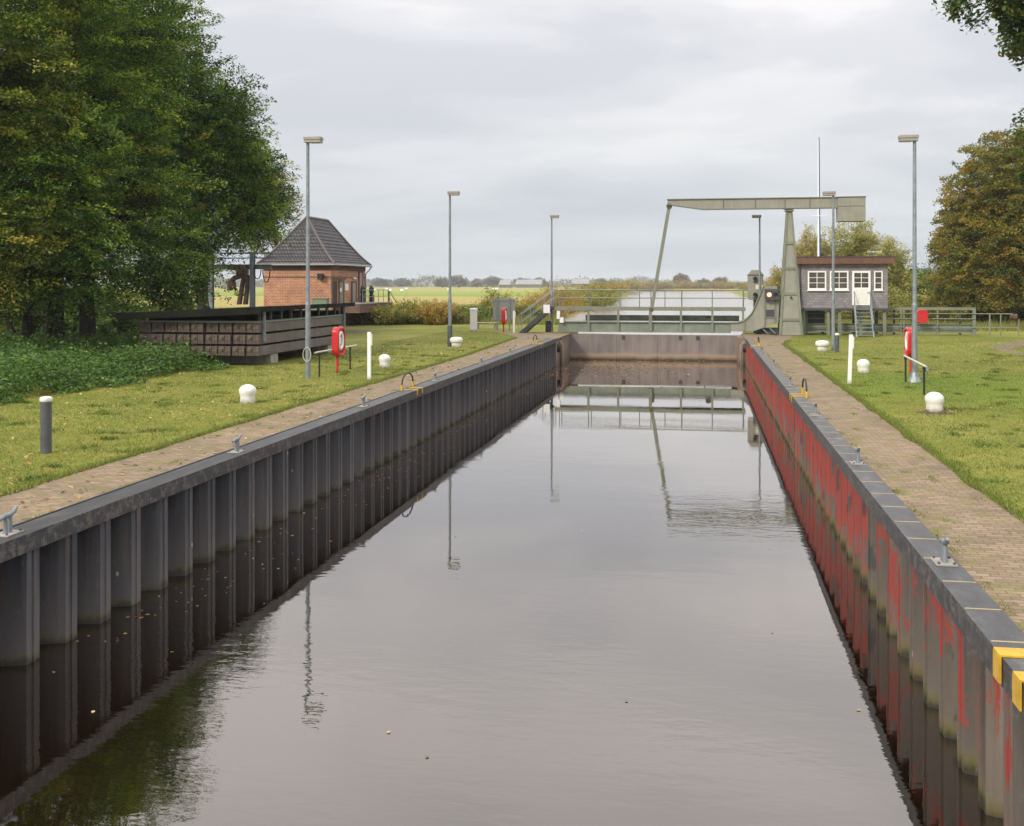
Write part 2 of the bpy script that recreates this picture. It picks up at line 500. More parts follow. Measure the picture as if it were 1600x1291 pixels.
    add_bump(nt, b, math_n(nt, 'ADD', fine, math_n(nt, 'MULTIPLY', st, 1.5)), .18, .02)


mat_pile('pile_left', False)
mat_pile('pile_right', True)


def mat_coping(name, col, light, patt):
    m, nt, b, co, out = new_mat(name)
    n1 = noise(nt, mapping(nt, co, (2, .7, 2)), 2.2, 7, .7)
    c = ramp(nt, n1, [(.3, tuple(v * .6 for v in col)), (.55, col), (.75, light)])
    sp = noise(nt, co, 30, 3, .7)
    c = mixc(nt, math_n(nt, 'MULTIPLY', ramp(nt, sp, [(.62, 0.0), (.72, 1.0)]), .45), c, (.24, .23, .20))
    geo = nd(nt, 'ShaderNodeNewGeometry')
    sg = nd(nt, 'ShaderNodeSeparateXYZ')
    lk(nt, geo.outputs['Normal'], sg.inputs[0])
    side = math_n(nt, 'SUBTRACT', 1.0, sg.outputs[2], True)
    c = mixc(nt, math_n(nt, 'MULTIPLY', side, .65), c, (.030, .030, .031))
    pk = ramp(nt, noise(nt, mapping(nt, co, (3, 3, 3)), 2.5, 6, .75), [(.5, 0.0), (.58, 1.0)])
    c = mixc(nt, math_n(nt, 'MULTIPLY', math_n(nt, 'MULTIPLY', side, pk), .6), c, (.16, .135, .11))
    lk(nt, c, b.inputs['Base Color'])
    b.inputs['Roughness'].default_value = .5
    b.inputs['Specular IOR Level'].default_value = .4
    w = nd(nt, 'ShaderNodeTexWave', wave_type='BANDS')
    w.inputs['Scale'].default_value = 11
    lk(nt, mapping(nt, co, rot=(0, 0, R(38))), w.inputs['Vector'])
    w2 = nd(nt, 'ShaderNodeTexWave', wave_type='BANDS')
    w2.inputs['Scale'].default_value = 11
    lk(nt, mapping(nt, co, rot=(0, 0, R(-52))), w2.inputs['Vector'])
    add_bump(nt, b, math_n(nt, 'MULTIPLY', w.outputs['Fac'], w2.outputs['Fac']), patt, .006)


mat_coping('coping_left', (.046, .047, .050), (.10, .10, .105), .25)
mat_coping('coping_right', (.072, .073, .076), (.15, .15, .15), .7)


def mat_gate():
    m, nt, b, co, out = new_mat('gate_plate')
    sep = nd(nt, 'ShaderNodeSeparateXYZ')
    lk(nt, co, sep.inputs[0])
    h = math_n(nt, 'SUBTRACT', sep.outputs[2], WATER)
    st = noise(nt, mapping(nt, co, (2.2, 2, .22)), 1.0, 6, .65)
    big = noise(nt, co, .6, 5, .6)
    c = ramp(nt, math_n(nt, 'ADD', math_n(nt, 'MULTIPLY', st, .6), math_n(nt, 'MULTIPLY', big, .4)), [(.34, (.115, .097, .088)), (.5, (.175, .150, .138)), (.64, (.225, .195, .178))])
    hh = math_n(nt, 'ADD', h, math_n(nt, 'MULTIPLY', math_n(nt, 'SUBTRACT', noise(nt, mapping(nt, co, (1, 1, .5)), 1.2, 5), .5), .25))
    band = ramp(nt, hh, [(.06, (.03, .022, .012)), (.11, (.14, .095, .05)), (.30, (.30, .215, .15)), (.40, (.27, .20, .15))])
    bf = ramp(nt, hh, [(.30, 1.0), (.50, 0.0)])
    c = mixc(nt, math_n(nt, 'MULTIPLY', bf, .85), c, band)
    lk(nt, c, b.inputs['Base Color'])
    b.inputs['Roughness'].default_value = .7
    b.inputs['Specular IOR Level'].default_value = .3
    add_bump(nt, b, noise(nt, co, 12, 5, .7), .2, .02)
    # pier concrete with the same tide marks
    m, nt, b, co, out = new_mat('pier_concrete')
    sep = nd(nt, 'ShaderNodeSeparateXYZ')
    lk(nt, co, sep.inputs[0])
    h = math_n(nt, 'SUBTRACT', sep.outputs[2], WATER)
    st = noise(nt, mapping(nt, co, (3, 3, .4)), 1.2, 6, .7)
    c = ramp(nt, st, [(.32, (.10, .068, .050)), (.5, (.22, .155, .115)), (.68, (.34, .26, .20))])
    dk = ramp(nt, h, [(.05, 1.0), (.4, .3), (.9, 0.0)])
    c = mixc(nt, math_n(nt, 'MULTIPLY', dk, .7), c, (.06, .042, .028))
    lk(nt, c, b.inputs['Base Color'])
    b.inputs['Roughness'].default_value = .85
    add_bump(nt, b, noise(nt, co, 14, 5, .7), .5, .03)


mat_gate()


def mat_water():
    m, nt, b, co, out = new_mat('water')
    nt.nodes.remove(b)
    dif = nd(nt, 'ShaderNodeBsdfDiffuse')
    dif.inputs['Color'].default_value = (.007, .0042, .002, 1)
    gl = nd(nt, 'ShaderNodeBsdfGlossy')
    gl.inputs['Roughness'].default_value = .015
    gl.inputs['Color'].default_value = (.97, .93, .90, 1)
    fr = nd(nt, 'ShaderNodeFresnel')
    fr.inputs['IOR'].default_value = 1.33
    mx = nd(nt, 'ShaderNodeMixShader')
    fac0 = ramp(nt, fr.outputs[0], [(0.0, .05), (.05, .15), (.10, .25), (.20, .42), (.33, .62), (.6, .88), (1.0, 1.0)])
    lk(nt, dif.outputs[0], mx.inputs[1])
    lk(nt, gl.outputs[0], mx.inputs[2])
    lk(nt, mx.outputs[0], out.inputs[0])
    patch = ramp(nt, noise(nt, mapping(nt, co, (.12, .30, 1)), 1.0, 3, .5), [(.40, .12), (.62, 1.0)])
    # brisker ripples out towards the gate
    w1 = noise(nt, mapping(nt, co, (2.2, 5.5, 1)), 1.0, 3, .5)
    w2 = noise(nt, mapping(nt, co, (.5, 1.1, 1), (3, 8, 0)), 1.0, 2, .5)
    w3 = noise(nt, mapping(nt, co, (7, 12, 1), (5, 1, 0)), 1.0, 2, .5)
    hgt = math_n(nt, 'ADD', math_n(nt, 'ADD', math_n(nt, 'MULTIPLY', w1, 1.0), math_n(nt, 'MULTIPLY', w2, .8)), math_n(nt, 'MULTIPLY', w3, .25))
    sy = nd(nt, 'ShaderNodeSeparateXYZ')
    lk(nt, co, sy.inputs[0])
    river = ramp(nt, math_n(nt, 'MULTIPLY', sy.outputs[1], .01), [(.68, 0.0), (.9, 1.0)])
    hgt = math_n(nt, 'MULTIPLY', hgt, math_n(nt, 'ADD', math_n(nt, 'MULTIPLY', patch, ramp(nt, math_n(nt, 'MULTIPLY', sy.outputs[1], .01), [(.25, 1.0), (.48, .30)])), math_n(nt, 'MULTIPLY', river, 6.0)))
    lk(nt, math_n(nt, 'ADD', math_n(nt, 'MULTIPLY', river, .12), .012), gl.inputs['Roughness'])
    lk(nt, math_n(nt, 'ADD', fac0, math_n(nt, 'MULTIPLY', river, .22), True), mx.inputs[0])
    bp = nd(nt, 'ShaderNodeBump')
    bp.inputs['Strength'].default_value = 1.0
    bp.inputs['Distance'].default_value = .0028
    lk(nt, hgt, bp.inputs['Height'])
    for n in (dif, gl, fr):
        lk(nt, bp.outputs[0], n.inputs['Normal'])


mat_water()

# ------------------------------------------------------------------ mesh helpers


class MB:
    def __init__(self):
        self.v, self.f, self.k = [], [], []

    def add(self, vs, fs):
        k = len(self.v)
        self.k.append((k, len(self.f)))
        self.v += [tuple(p) for p in vs]
        self.f += [tuple(i + k for i in f) for f in fs]
        return self

    def box(self, x0, x1, y0, y1, z0, z1):
        return self.add([(x0, y0, z0), (x1, y0, z0), (x1, y1, z0), (x0, y1, z0), (x0, y0, z1), (x1, y0, z1), (x1, y1, z1), (x0, y1, z1)],
                        [(0, 3, 2, 1), (4, 5, 6, 7), (0, 1, 5, 4), (1, 2, 6, 5), (2, 3, 7, 6), (3, 0, 4, 7)])

    def cbox(self, x0, x1, y0, y1, z0, z1, c):
        """box with chamfered vertical and top edges"""
        def ring(i, z):
            return [(x0 + i, y0 + i + c, z), (x0 + i + c, y0 + i, z), (x1 - i - c, y0 + i, z), (x1 - i, y0 + i + c, z),
                    (x1 - i, y1 - i - c, z), (x1 - i - c, y1 - i, z), (x0 + i + c, y1 - i, z), (x0 + i, y1 - i - c, z)]
        vs = ring(0, z0) + ring(0, z1 - c) + ring(c, z1)
        fs = [tuple(range(7, -1, -1)), tuple(range(16, 24))]
        for r in (0, 8):
            for i in range(8):
                j = (i + 1) % 8
                fs.append((r + i, r + j, r + 8 + j, r + 8 + i))
        return self.add(vs, fs)

    def hexa(self, a, b):
        """solid between two quads a and b (4 points each, same order)"""
        return self.add(list(a) + list(b), [(3, 2, 1, 0), (4, 5, 6, 7), (0, 1, 5, 4), (1, 2, 6, 5), (2, 3, 7, 6), (3, 0, 4, 7)])

    def cyl(self, p0, p1, r0, r1=None, n=12, caps=True):
        r1 = r0 if r1 is None else r1
        p0, p1 = Vector(p0), Vector(p1)
        d = (p1 - p0).normalized()
        a = d.cross(Vector((0, 0, 1)) if abs(d.z) < .9 else Vector((1, 0, 0))).normalized()
        b = d.cross(a)
        vs = []
        for p, r in ((p0, r0), (p1, r1)):
            for i in range(n):
                t = 2 * pi * i / n
                vs.append(p + a * r * cos(t) + b * r * sin(t))
        fs = [(i, n + i, n + (i + 1) % n, (i + 1) % n) for i in range(n)]
        if caps:
            fs += [tuple(range(n)), tuple(range(2 * n - 1, n - 1, -1))]
        return self.add(vs, fs)

    def tube(self, pts, r, n=8):
        pts = [Vector(p) for p in pts]
        rs = r if isinstance(r, (list, tuple)) else [r] * len(pts)
        vs, fs = [], []
        ref = None
        for k, p in enumerate(pts):
            d = (pts[min(k + 1, len(pts) - 1)] - pts[max(k - 1, 0)]).normalized()
            if ref is None:
                ref = d.cross(Vector((0, 0, 1)) if abs(d.z) < .9 else Vector((1, 0, 0))).normalized()
            a = (ref - d * ref.dot(d)).normalized()
            ref = a
            b = d.cross(a)
            for i in range(n):
                t = 2 * pi * i / n
                vs.append(p + a * rs[k] * cos(t) + b * rs[k] * sin(t))
        for k in range(len(pts) - 1):
            for i in range(n):
                j = (i + 1) % n
                fs.append((k * n + i, (k + 1) * n + i, (k + 1) * n + j, k * n + j))
        fs.append(tuple(range(n)))
        fs.append(tuple(range(len(pts) * n - 1, (len(pts) - 1) * n - 1, -1)))
        return self.add(vs, fs)

    def lathe(self, prof, c=(0, 0, 0), n=24):
        vs, fs = [], []
        for r, z in prof:
            for i in range(n):
                t = 2 * pi * i / n
                vs.append((c[0] + r * cos(t), c[1] + r * sin(t), c[2] + z))
        for k in range(len(prof) - 1):
            for i in range(n):
                j = (i + 1) % n
                fs.append((k * n + i, k * n + j, (k + 1) * n + j, (k + 1) * n + i))
        fs.append(tuple(range(n - 1, -1, -1)))
        m = len(prof) - 1
        fs.append(tuple(range(m * n, m * n + n)))
        return self.add(vs, fs)

    def prism_y(self, pts, y0, y1):
        """outline in x,z (counter-clockwise seen from -y) extruded along y"""
        n = len(pts)
        vs = [(x, y0, z) for x, z in pts] + [(x, y1, z) for x, z in pts]
        fs = [tuple(range(n)), tuple(range(2 * n - 1, n - 1, -1))]
        fs += [(i, i + n, (i + 1) % n + n, (i + 1) % n) for i in range(n)]
        return self.add(vs, fs)

    def prism_x(self, pts, x0, x1):
        n = len(pts)
        vs = [(x0, y, z) for y, z in pts] + [(x1, y, z) for y, z in pts]
        fs = [tuple(range(n - 1, -1, -1)), tuple(range(n, 2 * n))]
        fs += [(i, (i + 1) % n, (i + 1) % n + n, i + n) for i in range(n)]
        return self.add(vs, fs)

    def each(self, name, mat, parent=None, **kw):
        """every shape added so far as an object of its own"""
        out = []
        ks = self.k + [(len(self.v), len(self.f))]
        for (v0, f0), (v1, f1) in zip(ks, ks[1:]):
            m = MB()
            m.add(self.v[v0:v1], [tuple(i - v0 for i in f) for f in self.f[f0:f1]])
            out.append(m.build(name, mat, parent, **kw))
        return out

    def build(self, name, mat, parent=None, smooth=False, loc=None, bevel=0.0):
        o0 = Vector(loc) if loc is not None else (Vector(parent['origin']) if parent is not None and 'origin' in parent else Vector((0, 0, 0)))
        me = bpy.data.meshes.new(name)
        me.from_pydata([(p[0] - o0.x, p[1] - o0.y, p[2] - o0.z) for p in self.v], [], self.f)
        me.materials.append(MATS[mat])
        import bmesh
        bm = bmesh.new()
        bm.from_mesh(me)
        bmesh.ops.recalc_face_normals(bm, faces=bm.faces)
        bm.to_mesh(me)
        bm.free()
        if smooth:
            me.polygons.foreach_set('use_smooth', [True] * len(me.polygons))
            me.set_sharp_from_angle(angle=R(40))
        o = bpy.data.objects.new(name, me)
        C.objects.link(o)
        if parent is not None:
            o.parent = parent
            if loc is not None:
                o['origin'] = tuple(o0)
        elif loc is not None:
            o.location = o0
        if loc is None and parent is not None and 'origin' in parent:
            o['origin'] = tuple(parent['origin'])
        if loc is not None:
            o['origin'] = tuple(o0)
        if bevel:
            md = o.modifiers.new('bevel', 'BEVEL')
            md.width = bevel
            md.segments = 2
            md.limit_method = 'ANGLE'
        return o


def tag(o, label=None, cat=None, group=None, kind=None):
    if label:
        o['label'] = label
    if cat:
        o['category'] = cat
    if group:
        o['group'] = group
    if kind:
        o['kind'] = kind
    return o


def thing(name, label, cat, loc=(0, 0, 0), group=None):
    o = bpy.data.objects.new(name, None)
    C.objects.link(o)
    o.empty_display_size = .2
    o.location = loc
    o['origin'] = tuple(loc)
    return tag(o, label, cat, group)


def children(o):
    return [c for c in C.objects if c.parent == o]


def dup(root, loc, rotz=0.0, label=None):
    c = root.copy()
    C.objects.link(c)
    c.location = loc
    c.rotation_euler = (0, 0, rotz)
    if label:
        c['label'] = label
    for ch in children(root):
        d = ch.copy()
        C.objects.link(d)
        d.parent = c
        for g in children(ch):
            e = g.copy()
            C.objects.link(e)
            e.parent = d
    return c


def np_mesh(name, verts, nper, mat, tint=None, parent=None, loc=(0, 0, 0)):
    """faces with nper fresh corners each, laid out one after another"""
    nv = len(verts)
    nf = nv // nper
    me = bpy.data.meshes.new(name)
    me.vertices.add(nv)
    me.vertices.foreach_set('co', (verts - np.array(loc)).astype(np.float32).ravel())
    me.loops.add(nv)
    me.loops.foreach_set('vertex_index', np.arange(nv, dtype=np.int32))
    me.polygons.add(nf)
    me.polygons.foreach_set('loop_start', np.arange(0, nv, nper, dtype=np.int32))
    me.update(calc_edges=True)
    if tint is not None:
        a = me.attributes.new('tint', 'FLOAT', 'FACE')
        a.data.foreach_set('value', tint.astype(np.float32))
    me.materials.append(MATS[mat])
    o = bpy.data.objects.new(name, me)
    C.objects.link(o)
    if parent is not None:
        o.parent = parent
    else:
        o.location = loc
    o['origin'] = tuple(loc)
    return o


def unit(a):
    return a / np.maximum(np.linalg.norm(a, axis=-1, keepdims=True), 1e-9)


def leaves_at(rng, cen, axis, size, aspect=.6, flat=.6, jit=1.0):
    """diamond leaves: centres, main axes, sizes -> corner array"""
    n = len(cen)
    up = np.array([0, 0, 1.0]) * flat + rng.normal(0, .5, (n, 3)) * jit
    b = unit(np.cross(up, axis))
    s = size[:, None]
    a = axis * s * .5
    b = b * s * .5 * aspect
    nrm = unit(np.cross(axis, b)) * s * .08
    v = np.stack([cen - a, cen + b + nrm, cen + a, cen - b + nrm], 1)
    return v.reshape(-1, 3)


def crown_leaves(rng, blobs, n_sprays, k, spray_len, leaf, droop=.15, fill=.42, lump=.28, aspect=.6, fan=.55, flat=.8, zmin=None, tv=.28):
    vol = np.array([b[3] * b[4] * b[5] for b in blobs])
    pick = rng.choice(len(blobs), n_sprays, p=vol / vol.sum())
    B = np.array(blobs)[pick]
    d = unit(rng.normal(0, 1, (n_sprays, 3)))
    lob = np.zeros(n_sprays)
    for _ in range(16):
        ld = unit(rng.normal(0, 1, (1, 3)))
        lob = np.maximum(lob, np.clip((d @ ld.T)[:, 0] * 4 - 3, 0, 1) * rng.uniform(.6, 1.2))
    r = rng.uniform(0, 1, n_sprays) ** fill * (1 - lump + lump * 1.3 * lob)
    org = B[:, :3] + d * r[:, None] * B[:, 3:6]
    out = d * B[:, 3:6]
    hd = unit(out * np.array([1, 1, .45]) + rng.normal(0, .35, out.shape) * np.linalg.norm(out, axis=1, keepdims=True))
    hd[:, 2] -= droop * rng.uniform(1, 2, n_sprays)
    hd = unit(hd)
    side = unit(np.cross(hd, np.array([0, 0, 1.0]) + rng.normal(0, .25, hd.shape)))
    L = spray_len * rng.uniform(.6, 1.3, n_sprays)
    org = org - hd * (L * .62)[:, None]
    t = rng.uniform(0, 1, (n_sprays, k))
    w = rng.uniform(-1, 1, (n_sprays, k)) * fan * np.sin(np.pi * np.clip(t * .85 + .12, 0, 1))
    cen = org[:, None, :] + hd[:, None, :] * (t * L[:, None])[..., None] + side[:, None, :] * (w * L[:, None])[..., None]
    cen[..., 2] -= (t ** 2 * L[:, None]) * droop * .8
    cen += rng.normal(0, leaf * .5, cen.shape)
    ax = unit(hd[:, None, :] * .6 + side[:, None, :] * np.sign(w)[..., None] * .7 + rng.normal(0, .35, cen.shape))
    tint = np.clip(rng.normal(.45, tv, (n_sprays, 1)) + rng.normal(0, .14, (n_sprays, k)), 0, 1).ravel()
    cen = cen.reshape(-1, 3)
    ax = ax.reshape(-1, 3)
    if zmin is not None:
        keep = cen[:, 2] > zmin
        cen, ax, tint = cen[keep], ax[keep], tint[keep]
    size = leaf * rng.uniform(.65, 1.35, len(cen))
    return leaves_at(rng, cen, ax, size, aspect, flat), tint, org


def tree(name, seed, base, blobs, n_sprays, k, spray_len, leaf, leafmat, bark, label, group=None, trunk_r=.3, cat='tree', limbs=14, droop=.15, lump=.28, fill=.42, aspect=.6, lean=(0, 0), zmin=.4, fan=.55, trunk_to=.75, flat=.8):
    rng = np.random.default_rng(seed)
    t = thing(name, label, cat, base, group)
    v, tint, org = crown_leaves(rng, blobs, n_sprays, k, spray_len, leaf, droop, fill, lump, aspect, fan, flat, zmin + base[2])
    mb = MB()
    top = max(b[2] + b[5] * .5 for b in blobs)
    bx = sum(b[0] for b in blobs) / len(blobs)
    by = sum(b[1] for b in blobs) / len(blobs)
    H = (top - base[2]) * trunk_to
    tp = []
    for i in range(6):
        u = i / 5
        tp.append(Vector((base[0] + (bx - base[0]) * u * u * .8 + .12 * sin(seed + i * 2), base[1] + (by - base[1]) * u * u * .8 + .12 * cos(seed * 2 + i), base[2] - .1 + (H + .1) * u)))
    mb.tube(tp, [trunk_r * 1.35, trunk_r, trunk_r * .85, trunk_r * .68, trunk_r * .45, trunk_r * .2], 10)
    idx = rng.choice(len(org), min(limbs, len(org)), replace=False)
    for i in idx:
        e = Vector(org[i])
        h = min(max((e.z - base[2]) * .72, H * .2), H * .95)
        u = h / H * 5
        k0 = min(int(u), 4)
        s = tp[k0].lerp(tp[k0 + 1], u - k0)
        mid = s.lerp(e, .5) + Vector((0, 0, .08 * (e - s).length))
        r0 = trunk_r * .38 * (1 - .5 * h / H)
        mb.tube([s, mid, e], [r0, r0 * .6, r0 * .2], 6)
    mb.build('trunk', bark, t, smooth=True)
    np_mesh('crown', v, 4, leafmat, tint, t, base)
    return t


def shrub(name, seed, base, r, h, n_sprays, k, leaf, leafmat, label, group, cat='shrub', upright=False, aspect=.55, depth=None):
    rng = np.random.default_rng(seed)
    t = thing(name, label, cat, base, group)
    dr = depth or r
    blobs = []
    for i in range(5):
        a = rng.uniform(0, 6.28)
        q = rng.uniform(.15, .55)
        hh = h * rng.uniform(.5, 1.15)
        blobs.append((base[0] + cos(a) * r * q, base[1] + sin(a) * dr * q, base[2] + hh * .5, r * .62, dr * .62, hh * .55))
    v, tint, org = crown_leaves(rng, blobs, n_sprays, k, min(r, h) * (.45 if upright else .28), leaf, -.6 if upright else .05, .45, .55 if upright else .35, aspect, .3 if upright else .4, .5, base[2] + .05)
    mb = MB()
    for i in rng.choice(len(org), 7):
        e = Vector(org[i])
        b0 = Vector((base[0] + (e.x - base[0]) * .25, base[1] + (e.y - base[1]) * .25, base[2] - .05))
        mb.tube([b0, b0.lerp(e, .5) + Vector((0, 0, .1 * h)), e], [.025 * h, .016 * h, .005 * h], 5)
    mb.build('stem', 'bark_pale', t, smooth=True)
    np_mesh('foliage', v, 4, leafmat, tint, t, base)
    return t


ORD = ['nearest', 'second', 'third', 'fourth', 'fifth', 'sixth', 'seventh', 'eighth', 'ninth', 'tenth', 'eleventh', 'twelfth', 'thirteenth', 'fourteenth', 'fifteenth', 'sixteenth', 'seventeenth', 'eighteenth', 'nineteenth', 'twentieth']

# ------------------------------------------------------------------ setting: ground, water, paths
LX, RX = -7.96, 2.40        # faces of the two quay walls
LB, RB = -8.34, 2.70        # back edges of their copings
GY = 66.0                   # the gate

BANK = [(-30, LB, RB), (10, LB, RB), (40, LB, RB), (66, LB, RB), (74, LB, RB), (84, -10, 3.2), (105, -14, 5), (141, -18.5, 8), (199, -21.2, 12), (300, -26, 15), (499, -34, 17), (700, -43, 16), (786, -46, 15), (792, -16, -15.9), (1000, -16, -15.9), (1600, -16, -15.9), (3400, -16, -15.9)]


def build_ground():
    mb = MB()
    offs = [2900, 1200, 500, 200, 90, 40, 18, 7, 2.5, 0]
    rows = []
    for (y, xl, xr) in BANK:
        row = [(xl - o, y, 0.0) for o in offs] + [(xl + .45 if y > 66 else xl, y, -2.6)]
        row += [(xr - .45 if y > 66 else xr, y, -2.6)] + [(xr + o, y, 0.0) for o in reversed(offs)]
        rows.append(row)
    n = len(rows[0])
    m = len(offs)
    vs = [p for r in rows for p in r]
    fs = []
    for i in range(len(rows) - 1):
        for j in range(n - 1):
            if j == m:
                continue
            a = i * n + j
            fs.append((a, a + 1, a + n + 1, a + n))
    # close the seam behind the far shore
    i = next(k for k, b in enumerate(BANK) if b[0] == 786)
    mb.add(vs, fs)
    k = i * n
    mb.add([rows[i][m - 1], rows[i][m + 2], rows[i + 1][m + 2], rows[i + 1][m - 1]], [(0, 1, 2, 3)])
    mb.add([rows[i][m - 1], rows[i][m + 2], (rows[i][m + 2][0], 785.6, -2.6), (rows[i][m - 1][0], 785.6, -2.6)], [(0, 1, 2, 3)])
    # floor of the lock
    o = mb.build('ground', 'ground')
    tag(o, kind='structure')


build_ground()
wm = MB().add([(-70, -30, WATER), (40, -30, WATER), (40, 800, WATER), (-70, 800, WATER)], [(0, 1, 2, 3)])
tag(wm.build('water', 'water'), kind='structure')


def strip(name, inner, outer, mat, seed, z=.006, amp=.06):
    """a paved strip whose grass-side edge wanders a little; inner/outer: functions of y"""
    rng = random.Random(seed)
    mb = MB()
    ys = [-20 + i * .5 for i in range(int((67.6 + 20) / .5) + 1)]
    vs, fs = [], []
    w = 0
    for i, y in enumerate(ys):
        w = w * .7 + rng.uniform(-amp, amp)
        vs += [(inner(y), y, z), (outer(y) + w, y, z)]
        if i:
            a = 2 * i - 2
            fs.append((a, a + 1, a + 3, a + 2))
    return mb.add(vs, fs).build(name, mat)


def left_edge(y):
    return -9.82 - max(0, y - 45) * .03 - (max(0, y - 60) ** 1.5) * .12


def right_edge(y):
    return 4.02 + max(0, y - 56) * .13


tag(strip('path', lambda y: LB - .002, left_edge, 'paver', 1), kind='structure')
tag(strip('path', lambda y: RB + .002, right_edge, 'paver', 2), kind='structure')
pp = [G(px, py, .006) for px, py in ((1536, 543), (1562, 537), (1600, 529), (1680, 522), (1700, 536), (1640, 540), (1600, 545), (1590, 549), (1640, 556), (1620, 566), (1580, 554))]
ml = MB().add([G(1540, 543, .006), G(1562, 537, .006), G(1600, 530, .006), G(1660, 522, .006), G(1690, 526, .006), G(1620, 537, .006), G(1580, 545, .006), G(1600, 552, .006), G(1680, 566, .006), G(1670, 572, .006), G(1580, 552, .006)],
              [(0, 1, 6, 10), (1, 2, 5, 6), (2, 3, 4, 5), (6, 7, 10), (7, 8, 9, 10)])
tag(ml.build('path', 'paver'), kind='structure')


# ------------------------------------------------------------------ quay walls
def pile_profile(y0, y1, xf, depth, sgn, pitch=.81):
    """corrugated sheet piling; sgn = +1: face looks to +x (left wall)"""
    mb = MB()
    pr = [(.00, 0), (.115, 0), (.118, -.018), (.142, -.018), (.145, 0), (.26, 0), (.375, depth), (.45, depth), (.55, depth), (.685, depth), (.81, 0)]
    pts = []
    n = int((y1 - y0) / pitch) + 1
    for i in range(n):
        for (dy, dx) in pr[:-1]:
            y = y0 + i * pitch + dy
            if y <= y1:
                pts.append((xf - sgn * dx, y))
    pts.append((xf, y1))
    vs, fs = [], []
    for i, (x, y) in enumerate(pts):
        vs += [(x, y, -3.0), (x, y, -.03)]
        if i:
            a = 2 * i - 2
            fs.append((a, a + 2, a + 3, a + 1))
    return mb.add(vs, fs)


lw = thing('quay_wall', 'dark grey corrugated sheet pile wall along the left side of the water', 'quay wall', (LX, 30, 0))
pile_profile(-6.0, 59.6, LX, .36, 1).build('piling', 'pile_left', lw)
cp = MB()
cp.box(LB, LX + .05, -6.2, 59.7, -.02, .035)
cp.box(LX + .012, LX + .05, -6.2, 59.7, -.19, -.0205)
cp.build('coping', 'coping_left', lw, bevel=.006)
MB().box(LB, LB + .03, -6.2, 59.7, .0355, .05).build('edge_strip', 'steel_dark', lw)

rw = thing('quay_wall', 'grey corrugated quay wall with flaking red paint on the right side', 'quay wall', (RX, 30, 0))
pile_profile(-6.3, 61.2, RX, .30, -1).build('piling', 'pile_right', rw)
cp = MB()
cp.box(RX - .045, RB, -6.2, 61.3, -.02, .035)
cp.box(RX - .045, RX - .012, -6.2, 61.3, -.21, -.0205)
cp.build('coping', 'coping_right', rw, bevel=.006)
jb = MB()
y = 2.15
while y < 61:
    jb.box(RX - .03, RB - .015, y, y + .022 + .001 * y * .3, .0352, .039)
    y += .93
jb.each('joint_strip', 'cream_joint', rw)
# black rubbing marks left as plates on the face: small ladder pockets
# piers at the gate
for sgn, xf, y0, lab in ((1, LX, 59.7, 'brown concrete gate pier at the end of the left quay wall'), (-1, RX, 61.3, 'brown concrete gate pier at the end of the red quay wall')):
    p = thing('gate_pier', lab, 'pier', (xf, 62, 0), 'concrete piers beside the gate')
    xb = xf - sgn * 1.6
    b = MB()
    xi = xf if sgn > 0 else xf - .38
    slot = y0 + 2.1
    def bx(m, xa, xc, ya, yb, za, zb):
        m.box(min(xa, xc), max(xa, xc), ya, yb, za, zb)
    bx(b, xf - sgn * .02, xb, y0 + .02, slot, -3, -.03)
    bx(b, xf - sgn * .5, xb, slot, slot + .35, -3, -.03)
    bx(b, xi, xb, slot + .35, GY + .6, -3, -.03)
    b.build('body', 'pier_concrete', p)
    c = MB()
    bx(c, xf + sgn * .06, xb, y0 + .02, GY + 1.4, -.03, .03)
    c.build('coping', 'paver', p)
    d = MB()
    fx = xf + sgn * .1
    d.tube([(xf - sgn * .15, y0 + 1.4, -.25), (fx - sgn * .02, y0 + 1.4, -.27), (fx + sgn * .06, y0 + 1.4, -.42), (fx + sgn * .06, y0 + 1.4, -2.5)], .13, 10)
    d.build('fender', 'pier_concrete', p, smooth=True)
    d = MB()
    d.cyl((xf - sgn * .05, y0 + .75, -.55), (xf + sgn * .16, y0 + .75, -.55), .26, .22, 16)
    d.build('bumper', 'rubber', p, smooth=True)

g = thing('lock_gate', 'wide brown grey lock gate closing the far end of the basin', 'lock gate', (-3, GY, 0))
gm = MB()
xs = [LX - .3, -5.1, -2.65, -.15, RX - .1]
for i in range(4):
    gm.box(xs[i] + .006, xs[i + 1] - .006, GY, GY + .25, -3, -.02)
gm.build('plate', 'gate_plate', g)
fm = MB()
for px in (974, 1063, 1090):
    X = XA(px, GY)
    fm.box(X - .09, X + .09, GY - .06, GY - .002, -.28, -.06)
fm.each('bracket', 'steel_dark', g)
mb = MB()
mb.box(LX - .3, RX - .1, GY + .3, GY + .5, -3, -.1)
mb.build('back_plate', 'bridge_dark', g)


